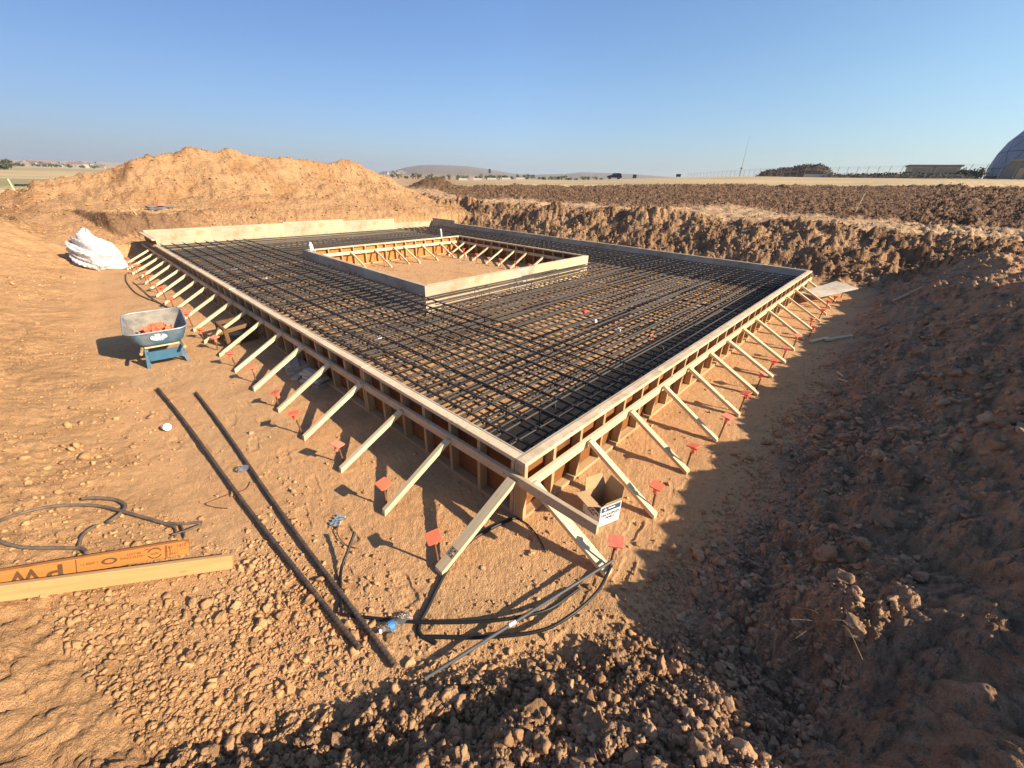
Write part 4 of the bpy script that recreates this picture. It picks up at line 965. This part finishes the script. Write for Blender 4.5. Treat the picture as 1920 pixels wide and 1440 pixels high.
for (a, b) in (((-.52, 5.95, .05), (-.08, 6.1, .05)), ((-.52, 5.95, .28), (-.08, 6.1, .28)), ((-.50, 6.5, .05), (-.08, 6.6, .05)), ((-.50, 6.5, .28), (-.08, 6.6, .28)), ((-.53, 5.95, .28), (-.51, 6.5, .28)), ((-.53, 5.95, .05), (-.51, 6.5, .05)), ((-.1, 6.1, .28), (-.1, 6.6, .28))):
    lumber('rail', a, b, .04, .06, (0, 0, 1), DARKW, cr)
for (x, y) in ((-.53, 5.95), (-.51, 6.5), (-.09, 6.1)): lumber('upright', (x, y, 0), (x, y, .3), .04, .06, (1, 0, 0), DARKW, cr)
lumber('shelf', (-.45, 6.05, .16), (-.12, 6.4, .16), .3, .02, (0, 0, 1), BLACK, cr)

# plywood sheet and scraps beyond the right wall's end
o = MB(); c_ = [Vector((12.2, .52, .03)), Vector((13.9, .12, .12)), Vector((13.2, -1.05, .16)), Vector((11.95, -.42, .05))]
c_ = [Vector(G(1500, 549, .28)), Vector(G(1568, 528, .32)), Vector(G(1609, 542, .25)), Vector(G(1537, 558, .2))]
o.loft([c_, [v + Vector((0, 0, .02)) for v in c_]], 0, True, True, True); o = o.build('plywood_sheet', PLY); tag(o, 'loose grey plywood sheet lying past the far end of the right form wall', 'plywood sheet')
for i, (a, b) in enumerate((((1519, 643), (1550, 636)), ((1546, 640), (1597, 632)))):
    p = surf(*a) + Vector((0, 0, .03)); q = surf(*b) + Vector((0, 0, .03)); tag(lumber('scrap_stick', p, q, .06, .035, (0, 0, 1), PINE), ('shorter pale scrap stick at the edge of the bank shadow', 'longer pale scrap stick at the edge of the bank shadow')[i], 'wood scrap', 'pale scrap sticks')
p = surf(1672, 567) + Vector((0, 0, .03)); q = surf(1728, 543) + Vector((0, 0, .05)); tag(lumber('scrap_stick', p, q, .06, .035, (0, 0, 1), GREYW), 'grey scrap stick lying on the shaded right bank', 'wood scrap', 'pale scrap sticks')
for i, (a, b) in enumerate((((1570, 712), (1590, 718)), ((1568, 699), (1580, 708)))):
    p = surf(*a) + Vector((0, 0, .02)); q = surf(*b) + Vector((0, 0, .02)); tag(lumber('splinter', p, q, .02, .015, (0, 0, 1), PINE), ('pale wood splinter on the shaded clods, nearer the camera', 'pale wood splinter on the shaded clods, farther from the camera')[i], 'wood scrap')
# bottle and post standing on the box
mb = MB(); c = Vector((BX0 + .13, BY1 - .35, H)); mb.loft([[c + Vector((r * math.cos(i * .7854), r * math.sin(i * .7854), z)) for i in range(8)] for z, r in ((0, .06), (.15, .06), (.2, .03), (.24, .025))], 0, True, True, True)
tag(mb.build('white_jug', WHITE), 'small white plastic jug standing on the left corner of the inner box', 'jug')
q = Vector((8.0, BY1 + .05, H)); mb = MB(); mb.tube([q - Vector((0, 0, .1)), q + Vector((-.01, 0, .20)), q + Vector((-.03, 0, .27))], .03, 8); tag(mb.build('white_pipe', WHITE), 'short white pipe standing behind the far left box wall', 'pipe')

# ------------------------------------------------------------------ far things
def polar(px, r, py=330):
    """point of the ground at distance r in the direction of a column of the photograph"""
    d = ray(px, py); k = r / math.hypot(d[0], d[1]); x, y = CAM[0] + d[0] * k, CAM[1] + d[1] * k
    return Vector((x, y, hz(x, y)))
def face_az(p): return math.atan2(p.y - CAM[1], p.x - CAM[0])
CONC = plain('tan_concrete', (.60, .46, .28), .9, 0, .12, .6); CONCD = plain('dark_concrete', (.34, .26, .17), .9, 0, .1, .6); GREYB = plain('grey_cladding', (.15, .145, .13), .8, 0, .12, .5)
CARB = plain('black_car_paint', (.012, .012, .014), .25, .2, 0); GLASS = plain('dark_glass', (.02, .025, .03), .1); TYRE = plain('tyre_rubber', (.015, .015, .015), .8)
DARKB = plain('dark_metal_box', (.03, .03, .033), .6); FENCEM = plain('fence_steel', (.20, .18, .16), .6, .4, .2); WHITEB = plain('white_concrete', (.40, .37, .32), .9, 0, .08, .5)
# SUV
p = polar(1152, 150); t = empty('parked_suv', p, face_az(p) + R(97), 'black SUV parked on the dry grass beyond the ploughed field', 'car')
sec = [(-2.25, .45), (-2.3, .95), (-2.15, 1.05), (-1.95, 1.7), (-1.6, 1.78), (.3, 1.76), (1.0, 1.18), (2.1, 1.02), (2.3, .8), (2.3, .45)]
mb = MB(); W = [(-.92, .94), (-.86, 1), (.86, 1), (.92, .94)]
mb.loft([[Vector((x * (1 if abs(yy) < .9 else .985), yy * (1 if z < 1.1 else .82), z)) for x, z in sec] for yy in (-.92, -.88, .88, .92)], 0, True, True, True); mb.build('body', CARB, t)
mb = MB()
for sy in (-1, 1): mb.add([(-1.85, sy * .80, 1.12), (-1.72, sy * .77, 1.62), (.2, sy * .77, 1.62), (.8, sy * .80, 1.14)], [(0, 1, 2, 3)])
mb.build('side_windows', GLASS, t)
for x in (-1.4, 1.4):
    for sy in (-1, 1):
        mb = MB(); mb.tube([(x, sy * .72, .36), (x, sy * .95, .36)], .36, 14); mb.build('wheel', TYRE, t)
for px, w_, h_, lab in ((1190, 1.15, 1.0, 'small dark equipment box on the grass right of the black SUV'), (1272, 1.4, .75, 'low black equipment box on the grass between SUV and antenna')):
    p = polar(px, 152); t = empty('equipment_box', p, face_az(p), lab, 'equipment box', 'dark boxes beyond the field')
    mb = MB(); mb.box((0, 0, .18 + h_ / 2), (.5, w_, h_)); mb.build('cabinet', DARKB, t); mb = MB(); mb.box((0, 0, .2 + h_), (.6, w_ + .1, .06)); mb.build('cabinet_roof', FENCEM, t)
    for sy in (-1, 1): mb = MB(); mb.box((0, sy * w_ * .4, .05), (.4, .1, .3)); mb.build('foot_block', CONCD, t)
p = polar(918, 140); t = empty('sign_post', p, face_az(p), 'black square sign on a thin pole among the far shrubs', 'sign')
mb = MB(); mb.tube([(0, 0, -.2), (0, 0, 3.0)], .05, 6); mb.build('pole', FENCEM, t); mb = MB(); mb.box((0, 0, 2.5), (.08, .62, 1.2)); mb.build('sign_board', DARKB, t)
# antenna mast
p = polar(1387, 152); t = empty('antenna_mast', p, 0, 'tall thin antenna mast standing alone on the skyline', 'antenna')
mb = MB(); mb.tube([(0, 0, -.3), (0, 0, 2.2)], .10, 8); mb.build('mast_base', FENCEM, t); mb = MB(); mb.tube([(0, 0, 2.2), (0, 0, 10.6)], [.06, .022], 6); mb.build('whip', FENCEM, t)
mb = MB(); mb.tube([(0, 0, 2.0), (0, 0, 2.35)], .34, 10); mb.build('base_collar', FENCEM, t)
# radome
p = polar(1932, 172, 300); d = ray(1932, 300); azd = -7.4; rr = 172
c = Vector((CAM[0] + rr * math.cos(R(azd)), CAM[1] + rr * math.sin(R(azd)), 0)); c.z = CAM[2] + rr * math.tan(R(1.9))
import bmesh
bm = bmesh.new(); bmesh.ops.create_icosphere(bm, subdivisions=3, radius=13.2); bmesh.ops.bisect_plane(bm, geom=bm.verts[:] + bm.edges[:] + bm.faces[:], plane_co=(0, 0, hz(c.x, c.y) - c.z - .5), plane_no=(0, 0, 1), clear_inner=True)
me = bpy.data.meshes.new('dome_shell'); bm.to_mesh(me); bm.free()
m_, nt_, b_, N_, L_ = nodes('radome_panels'); wf = N_('ShaderNodeWireframe', use_pixel_size=False); wf.inputs[0].default_value = .17
tc_ = N_('ShaderNodeTexCoord'); vz = N_('ShaderNodeTexNoise', Scale=.4); L_(tc_.outputs['Object'], vz.inputs['Vector'])
cc = mixc(N_, L_, ramp(N_, L_, vz.outputs[0], [(.35, 0.), (.65, 1.)]), (.22, .255, .31), (.28, .315, .37)); L_(mixc(N_, L_, wf.outputs[0], cc, (.07, .085, .11)), b_.inputs['Base Color']); b_.inputs['Roughness'].default_value = .6
me.materials.append(m_)
t = empty('radome', (c.x, c.y, c.z), .3, 'huge pale panelled radar dome rising at the right edge', 'radar dome')
link(bpy.data.objects.new('dome_shell', me), t)
zb = hz(c.x, c.y) - c.z; mb = MB(); rb = math.sqrt(13.2 ** 2 - zb ** 2); n = 40
mb.loft([[Vector((r * math.cos(i * 2 * math.pi / n), r * math.sin(i * 2 * math.pi / n), z)) for i in range(n)] for r, z in ((rb + .25, zb - .6), (rb + .25, zb + 1.0), (rb - .4, zb + 1.0))], 0); mb.build('base_ring', DARKB, t)
# low concrete building with a flat roof
p = polar(1744, 158, 325); t = empty('concrete_building', p, face_az(p) + R(8), 'low flat roofed tan concrete building left of the dome', 'building')
mb = MB()
for x, y, dx, dy in ((0, -4.6, 6, .3), (0, 4.6, 6, .3), (2.9, 0, .3, 9.4)): mb.box((x, y, 1.2), (dx, dy, 3.4))
mb.box((-2.9, 0, 1.2), (.3, 9.1, 3.4)); mb.build('walls', CONC, t)
mb = MB(); mb.box((0, 0, 3.0), (6.8, 10.2, .35)); mb.build('roof', CONCD, t)
for y, w_ in ((-2.3, 3.4), (2.3, 3.4)): mb = MB(); mb.box((-3.08, y, 1.1), (.06, w_, 2.6)); mb.build('wall_panel', plain('tan_panel_%d' % int(y), (.40, .31, .20), .9, 0, .1, .5), t)
mb = MB(); mb.box((-3.1, 0, 1.2), (.12, .35, 3.2)); mb.build('pilaster', CONCD, t)
p = polar(1917, 140, 325); t = empty('grey_building', p, face_az(p) + R(6), 'grey clad building with sloped side in front of the dome', 'building')
mb = MB(); mb.loft([[Vector((x, y, -.8)) for x, y in ((-3, -4.5), (3, -4.5), (3, 3.4), (-3, 3.4))], [Vector((x, y, 3.3)) for x, y in ((-2.6, -4.2), (2.6, -4.2), (2.6, 2.3), (-2.6, 2.3))]], 0, True, True, True); mb.build('walls', GREYB, t)
mb = MB(); mb.box((0, -1, 3.4), (5.6, 6.8, .2)); mb.build('roof', CONCD, t)
for y in (-1.2, .6): mb = MB(); mb.box((-2.9, y, 1.0), (.2, .9, 2.0)); mb.build('door', CONCD, t)
# fence
t = empty('perimeter_fence', (0, 0, 0), 0, 'long perimeter fence with barbed wire across the far right grass', 'fence')
P0 = polar(1925, 92, 330); P1 = polar(1290, 205, 330); nF = 44; tops = [[], [], []]
for i in range(nF + 1):
    q = P0.lerp(P1, (i / nF) ** 1.15); q.z = hz(q.x, q.y); mb = MB(); mb.tube([q - Vector((0, 0, .3)), q + Vector((0, 0, 1.7)), q + Vector((-.2, -.1, 2.05))], .035, 5); mb.build('post', FENCEM, t)
    tops[0].append(q + Vector((-.2, -.1, 2.04))); tops[1].append(q + Vector((-.1, -.05, 1.87))); tops[2].append(q + Vector((0, 0, 1.68)))
for l in tops: mb = MB(); mb.tube(l, .008, 4); mb.build('wire', FENCEM, t)
mb = MB()
for k in range(1, 9):
    mb.tube([v - Vector((0, 0, .19 * k)) for v in tops[2]], .004, 3)
tag(mb.build('mesh_wires', FENCEM, t), kind='stuff')
# foliage
LEAF = plain('dusty_foliage', (.10, .105, .045), .9, 0, .4, 2); LEAF2 = plain('dark_foliage', (.055, .065, .035), .9, 0, .4, 2); SCRUB = plain('brown_scrub', (.085, .06, .04), .95, 0, .4, 1.5); TRUNK = plain('bark', (.12, .08, .05), .95)
def leafy(n, rx, ry, rz, size, seed, cz=None):
    g = random.Random(seed); mb = MB(); cl = [(Vector((g.uniform(-.65, .65) * rx, g.uniform(-.65, .65) * ry, g.uniform(.25, .8) * rz)), g.uniform(.3, .55)) for _ in range(7)]
    for _ in range(n):
        c, r = g.choice(cl); v = Vector((g.gauss(0, 1), g.gauss(0, 1), g.gauss(0, 1))).normalized() * r * g.uniform(.5, 1); q = c + Vector((v.x * rx, v.y * ry, v.z * rz * .8))
        if q.z < 0: continue
        a = Vector((g.gauss(0, 1), g.gauss(0, 1), g.gauss(0, 1))).normalized() * size; b = a.cross(Vector((g.gauss(0, 1), g.gauss(0, 1), g.gauss(0, 1)))).normalized() * size * .7
        mb.add([q - a, q + b, q + a, q - b], [(0, 1, 2, 3)])
    return mb
def plant(name, p, sx, sz, seed, mat, label, cat, group, n=160):
    t = empty(name, p, 0, label, cat, group); leafy(n, sx, sx, sz, sx * .16, seed).build('crown', mat, t)
    mb = MB(); mb.tube([(0, 0, -.2), (.05 * sx, 0, sz * .55)], [sx * .07, sx * .03], 5); mb.build('trunk', TRUNK, t)
random.seed(21)
for i in range(34):
    px = 738 + i * 11.8 + random.uniform(-3, 3); p = polar(px, random.uniform(205, 250)); sz = random.uniform(1.4, 2.5) * (1 if px < 1000 else .8)
    plant('roadside_shrub', p, random.uniform(1.3, 2.2), sz, i, LEAF, 'dusty green shrub in the row below the far hill', 'shrub', 'row of shrubs below the far hill', 120)
for i in range(5):
    p = polar(868 + i * 27, 196); mb = MB(); mb.loft([[Vector((x, y * .8, z)) for x, y in ((-.3, -2.4), (.3, -2.4), (.3, 2.4), (-.3, 2.4))] for z in (-.2, .55)] + [[Vector((x * .5, y * .78, .7)) for x, y in ((-.3, -2.4), (.3, -2.4), (.3, 2.4), (-.3, 2.4))]], 0, True, True, True)
    o = mb.build('low_barrier', WHITEB); o.location = p; o.rotation_euler.z = face_az(p) + R(8); tag(o, 'low pale barrier segment in front of the far shrub row', 'barrier', 'pale barriers by the shrub row')
for i in range(3):
    p = polar(1514 + i * 15, 149); mb = MB(); mb.loft([[Vector((x * k, y, z)) for x, y in ((-.3, -.95), (.3, -.95), (.3, .95), (-.3, .95))] for z, k in ((-.2, 1), (.35, .9), (.75, .45))], 0, True, True, True)
    o = mb.build('low_barrier', WHITEB); o.location = p; o.rotation_euler.z = face_az(p); tag(o, 'short white concrete block at the foot of the dark scrub mound', 'barrier', 'white blocks below the dark mound')
# dark scrub covered mound and berm
def lumpmesh(name, pxs, hts, r, depth, mat, label, cat, seed):
    t = empty(name, polar(pxs[len(pxs) // 2], r), 0, label, cat); o = t.location; n = 60; rows = []
    for j in range(9):
        v = j / 8 * 2 - 1; row = []
        for i in range(n + 1):
            px = pxs[0] + (pxs[-1] - pxs[0]) * i / n; q = polar(px, r + v * depth); h = np.interp(px, pxs, hts) * max(0, 1 - v * v) ** .8
            h *= 1 + .12 * float(vnoise(np.array([px * .07]), np.array([v * 2.]), seed)[0]); row.append(q + Vector((0, 0, h - .25)) - o)
        rows.append(row)
    mb = MB(); mb.loft(rows, 0, False); mb.build('earth', plain(name + '_earth', (.075, .05, .035), 1, 0, .35, 1.2), t)
    lf = MB(); g = random.Random(seed)
    for _ in range(900):
        q = rows[g.randint(0, 4)][g.randint(1, n - 1)] + Vector((g.uniform(-.5, .5), g.uniform(-.5, .5), g.uniform(-.05, .3)))
        a = Vector((g.gauss(0, 1), g.gauss(0, 1), g.gauss(0, 1))).normalized() * .22; b = a.cross(Vector((g.gauss(0, 1), g.gauss(0, 1), 1))).normalized() * .18; lf.add([q - a, q + b, q + a, q - b], [(0, 1, 2, 3)])
    tag(lf.build('scrub', mat, t), kind='stuff')
lumpmesh('scrub_mound', [1416, 1425, 1440, 1470, 1500, 1530, 1548, 1562], [0, 1.6, 2.4, 2.9, 3.7, 4.1, 3.1, 1.2], 168, 6, SCRUB, 'dark brown scrub covered mound on the skyline right of the antenna', 'mound', 3)
lumpmesh('scrub_berm', [1545, 1580, 1620, 1660, 1700, 1740, 1800, 1840], [.8, 1.0, 1.1, 1.2, 1.4, 1.1, 1.3, .4], 150, 4, LEAF2, 'long low berm of dark bushes in front of the concrete building', 'berm', 5)
for i in range(7):
    p = polar(1800 + i * 7, 152 + i % 3 * 4, 325); plant('berm_bush', p, 1.5, random.uniform(1.6, 2.6), 60 + i, LEAF2, 'green bush between the concrete building and the dome', 'bush', 'bushes beside the dome', 140)
# town
ROOFS = [plain('house_roof_%d' % i, c, .9) for i, c in enumerate(((.20, .15, .13), (.27, .14, .10), (.18, .17, .17)))]; WALLS = [plain('house_wall_%d' % i, c, .9) for i, c in enumerate(((.28, .24, .20), (.22, .17, .13), (.34, .32, .30)))]
def house_mesh(wl, rf, w_, d_, h_):
    mb = MB(); mb.box((0, 0, h_ / 2 - 1), (w_, d_, h_ + 2)); e = .5; rz = h_ + w_ * .22
    mb.loft([[Vector((-w_ / 2 - e, y, h_)), Vector((0, y, rz)), Vector((w_ / 2 + e, y, h_))] for y in (-d_ / 2 - e, d_ / 2 + e)], 1, True, True, True)
    for y in (-d_ / 4, d_ / 4):
        for sx in (-1, 1): mb.box((sx * (w_ / 2 + .03), y, h_ * .5), (.08, 1.6, 1.4), None, 2)
    return mb.build('far_house', [wl, rf, GLASS])
hp = [house_mesh(WALLS[i % 3], ROOFS[(i * 2) % 3], 9 + i % 3 * 2, 11 + i % 2 * 4, 4 + i % 3) for i in range(6)]
spots = [(random.uniform(2, 192), random.uniform(1050, 1900)) for _ in range(52)] + [(718 + i * 4.8 + random.uniform(-1, 1), random.uniform(1500, 1750)) for i in range(9)]
for i, (px, r) in enumerate(spots):
    s0 = hp[i % 6]; o = s0 if i < 6 else s0.copy()
    if i >= 6: COL.objects.link(o)
    o.location = polar(px, r, 312); o.rotation_euler.z = random.uniform(0, 3.14); o.location.z -= .3
    if px < 400: tag(o, 'tiny house in the distant town left of the dirt mound', 'house', 'houses of the distant town')
    else:
        o['group'] = 'white houses below the hill'; tag(o, 'tiny white house at the foot of the hill right of the mound', 'house', 'white houses below the hill'); o.scale = (1.3,) * 3
tb = None
for i in range(60):
    px = random.uniform(0, 195); p = polar(px, random.uniform(900, 1800), 312); mb = leafy(60, 3.6, 3.6, random.uniform(3.2, 5), 1.0, i % 8 + 100)
    if i < 6: o = mb.build('town_tree', LEAF2); tb = (tb or []) + [o]
    else: o = tb[i % 6].copy(); COL.objects.link(o)
    o.location = p; o.rotation_euler.z = random.uniform(0, 6); tag(o, 'dark tree among the houses of the distant town', 'tree', 'trees of the distant town')
for i in range(4):
    p = polar(-2 + i * 5, 330 + i * 5, 318); plant('field_tree', p, 3.4, random.uniform(4, 5), 200 + i, LEAF2, 'dark green tree in the clump at the left edge of the fields', 'tree', 'tree clump at the left edge', 160)
# bits near the mound
def near(px, py, z=1.2):
    q = G(px, py, z)
    for _ in range(5): q = G(px, py, hz(q[0], q[1]))
    return Vector(q)
q = near(30, 362); t = lumber('survey_stake', q - Vector((0, 0, .1)), q + Vector((-.05, .03, .72)), .06, .03, (0, 1, 0), PINE); tag(t, 'pale wooden survey stake at the left foot of the dirt mound', 'stake')
for i, (a, b, hgt) in enumerate(((256, 401, .2), (262, 400, .17))):
    q = near(a, b); tag(lumber('grade_stake', q - Vector((0, 0, .05)), q + Vector((-.08, .02, hgt)), .05, .025, (0, 1, 0), PINE2), ('brown wooden stake above the cut bank, left of the pair', 'brown wooden stake above the cut bank, right of the pair')[i], 'stake')
q = Vector(surf(1605, 393)); tag(lumber('field_stake', q - Vector((0, 0, .1)), q + Vector((.12, -.1, .75)), .05, .03, (0, 1, 0), PINE), 'lone wooden stake leaning in the ploughed field', 'stake')
for i, px in enumerate((38, 55)):
    q = near(px, 350); mb = MB(); n = 12; mb.loft([[Vector((.22 * math.cos(u) * (1 + .35 * math.cos(v)), .22 * math.sin(u) * (1 + .35 * math.cos(v)), .09 + .09 * math.sin(v))) for v in [k * math.pi / 4 for k in range(8)]] for u in [k * 2 * math.pi / n for k in range(n + 1)]], 0, True, False, False, True)
    o = mb.build('old_tyre', TYRE); o.location = q; tag(o, ('small black tyre lying left of the mound, farther left', 'small black tyre lying left of the mound, nearer the mound')[i], 'tyre')
q = near(305, 394); g = random.Random(4); t = empty('tarp_heap', q, 0, 'heap of dark grey sheeting with orange cloth in front of the mound', 'sheeting')
for i in range(7):
    a = g.uniform(-.5, .5); x = g.uniform(-.22, .22); y = g.uniform(-.12, .12); mb = MB(); mb.box((0, 0, 0), (.62, .16, .03), Matrix.Translation((x, y, .03 + .018 * i)) @ Matrix.Rotation(a, 4, 'Z') @ Matrix.Rotation(g.uniform(-.08, .08), 4, 'Y')); mb.build('grey_strip', plain('grey_sheet_%d' % i, (.16, .16, .16), .8, 0, .2), t)
mb = MB(); mb.loft([[Vector((.16 * k * math.cos(u) * g.uniform(.8, 1.2), .12 * k * math.sin(u), .16 + z)) for u in [j * .7854 for j in range(8)]] for k, z in ((1, 0), (.8, .09), (.3, .14))], 0, True, True, True); mb.build('orange_cloth', ORANGE, t)
# white sheeting bundle
def bundle():
    c = surf(192, 502); c.z += .0; nU, nV = 120, 44; rows = []
    ax = Vector((.93, -.36, 0)); ay = Vector((.36, .93, 0)); rx, ry, rz = .43, .36, .78
    P = []
    for j in range(nV + 1):
        v = j / nV * math.pi / 2 * 1.06 - .06
        for i in range(nU):
            u = i / nU * 2 * math.pi; cu, su = math.cos(u), math.sin(u)
            taper = 1 - .52 * max(0, cu) ** 1.5
            P.append((cu * math.cos(v) * rx, su * math.cos(v) * ry * taper, math.sin(v) * rz * (1 - .55 * max(0, cu * math.cos(v))) * (1 + .12 * max(0, -cu))))
    P = np.array(P); d = np.zeros(len(P))
    for k, (sc, am) in enumerate(((1.5, .17), (3.6, .10), (9, .04))):
        f1 = 1 - np.abs(vnoise(P[:, 0] * sc + P[:, 2] * 1.7 * sc, P[:, 1] * sc - P[:, 2] * 1.1 * sc, 140 + k)) * 2.2; d += am * f1
    nrm = P / np.maximum(np.linalg.norm(P, axis=1), .01)[:, None]; P = P + nrm * d[:, None]
    pts = [c + ax * q[0] + ay * q[1] + Vector((0, 0, q[2] + .02)) for q in P]
    mb = MB(); mb.loft([pts[j * nU:(j + 1) * nU] for j in range(nV + 1)], 0, True, False, True, True)
    mb.sm = [False] * len(mb.f); o = mb.build('white_sheeting', TARP); tag(o, 'crumpled bundle of white plastic sheeting on the slope by the last left braces', 'sheeting')
bundle()

# ------------------------------------------------------------------ light and sky
SUN_EL, SUN_AZ = 27.5, -70.5
sd = bpy.data.lights.new('sun', 'SUN'); sd.energy = 5.0; sd.angle = R(.53); sd.color = (1.0, .86, .66)
so = bpy.data.objects.new('sun', sd); COL.objects.link(so)
dv = Vector((math.cos(R(SUN_EL)) * math.cos(R(SUN_AZ)), math.cos(R(SUN_EL)) * math.sin(R(SUN_AZ)), math.sin(R(SUN_EL))))
so.rotation_euler = dv.to_track_quat('Z', 'Y').to_euler()
w = bpy.data.worlds.new('World'); S.world = w; w.use_nodes = True
nt = w.node_tree; bg = nt.nodes['Background']; sk = nt.nodes.new('ShaderNodeTexSky'); sk.sky_type = 'NISHITA'; sk.sun_disc = False
sk.sun_elevation = R(SUN_EL); sk.sun_rotation = R(90 - SUN_AZ); sk.air_density = 1.25; sk.dust_density = .7; sk.ozone_density = 3.4; sk.altitude = 200
tcw = nt.nodes.new('ShaderNodeTexCoord'); dt = nt.nodes.new('ShaderNodeVectorMath'); dt.operation = 'DOT_PRODUCT'; dt.inputs[1].default_value = (-math.cos(R(SUN_AZ)), -math.sin(R(SUN_AZ)), 0)
nt.links.new(tcw.outputs['Generated'], dt.inputs[0]); mrw = nt.nodes.new('ShaderNodeMapRange'); mrw.inputs[1].default_value = -1; nt.links.new(dt.outputs['Value'], mrw.inputs[0])
crw = nt.nodes.new('ShaderNodeValToRGB'); nt.links.new(mrw.outputs[0], crw.inputs[0]); ew = crw.color_ramp.elements; ew.new(.5); ew.new(.7)
for q_, (p_, c_) in zip(ew, ((0, (.90, 1.0, 1.04)), (.285, (.84, .96, 1.05)), (.695, (.72, .83, 1.08)), (.97, (.42, .49, .68)))): q_.position = p_; q_.color = (*c_, 1)
mxw = nt.nodes.new('ShaderNodeMix'); mxw.data_type = 'RGBA'; mxw.blend_type = 'MULTIPLY'; mxw.inputs[0].default_value = 1; nt.links.new(sk.outputs[0], mxw.inputs[6]); nt.links.new(crw.outputs[0], mxw.inputs[7])
sxw = nt.nodes.new('ShaderNodeSeparateXYZ'); nt.links.new(tcw.outputs['Generated'], sxw.inputs[0])
crh = nt.nodes.new('ShaderNodeValToRGB'); nt.links.new(sxw.outputs['Z'], crh.inputs[0]); eh = crh.color_ramp.elements; eh[0].position = 0; eh[0].color = (.86, .90, 1.06, 1); eh[1].position = .16; eh[1].color = (1, 1, 1, 1)
mxh = nt.nodes.new('ShaderNodeMix'); mxh.data_type = 'RGBA'; mxh.blend_type = 'MULTIPLY'; mxh.inputs[0].default_value = 1; nt.links.new(mxw.outputs[2], mxh.inputs[6]); nt.links.new(crh.outputs[0], mxh.inputs[7])
nt.links.new(mxh.outputs[2], bg.inputs['Color']); bg.inputs['Strength'].default_value = .080
S.view_settings.view_transform = 'Standard'; S.view_settings.look = 'None'; S.view_settings.gamma = 1; S.view_settings.exposure = 1.02
S.render.engine = 'CYCLES'; S.cycles.max_bounces = 6; S.cycles.use_denoising = True

# ------------------------------------------------------------------ air
mb = MB(); zlo = float(V[:, 2].min()) - 1; zhi = float(V[:, 2].max()) + 30; mb.box((0, 0, (zlo + zhi) / 2), (12600, 12600, zhi - zlo)); hzo = tag(mb.build('haze', plain('air', (1, 1, 1))), kind='stuff')
hm = bpy.data.materials.new('haze_air'); hm.use_nodes = True; hn = hm.node_tree; hn.nodes.remove(hn.nodes['Principled BSDF']); pv = hn.nodes.new('ShaderNodeVolumePrincipled')
pv.inputs['Color'].default_value = (.80, .88, 1.0, 1); pv.inputs['Density'].default_value = .00016; pv.inputs['Anisotropy'].default_value = .2; hn.links.new(pv.outputs[0], hn.nodes['Material Output'].inputs['Volume'])
hzo.data.materials[0] = hm
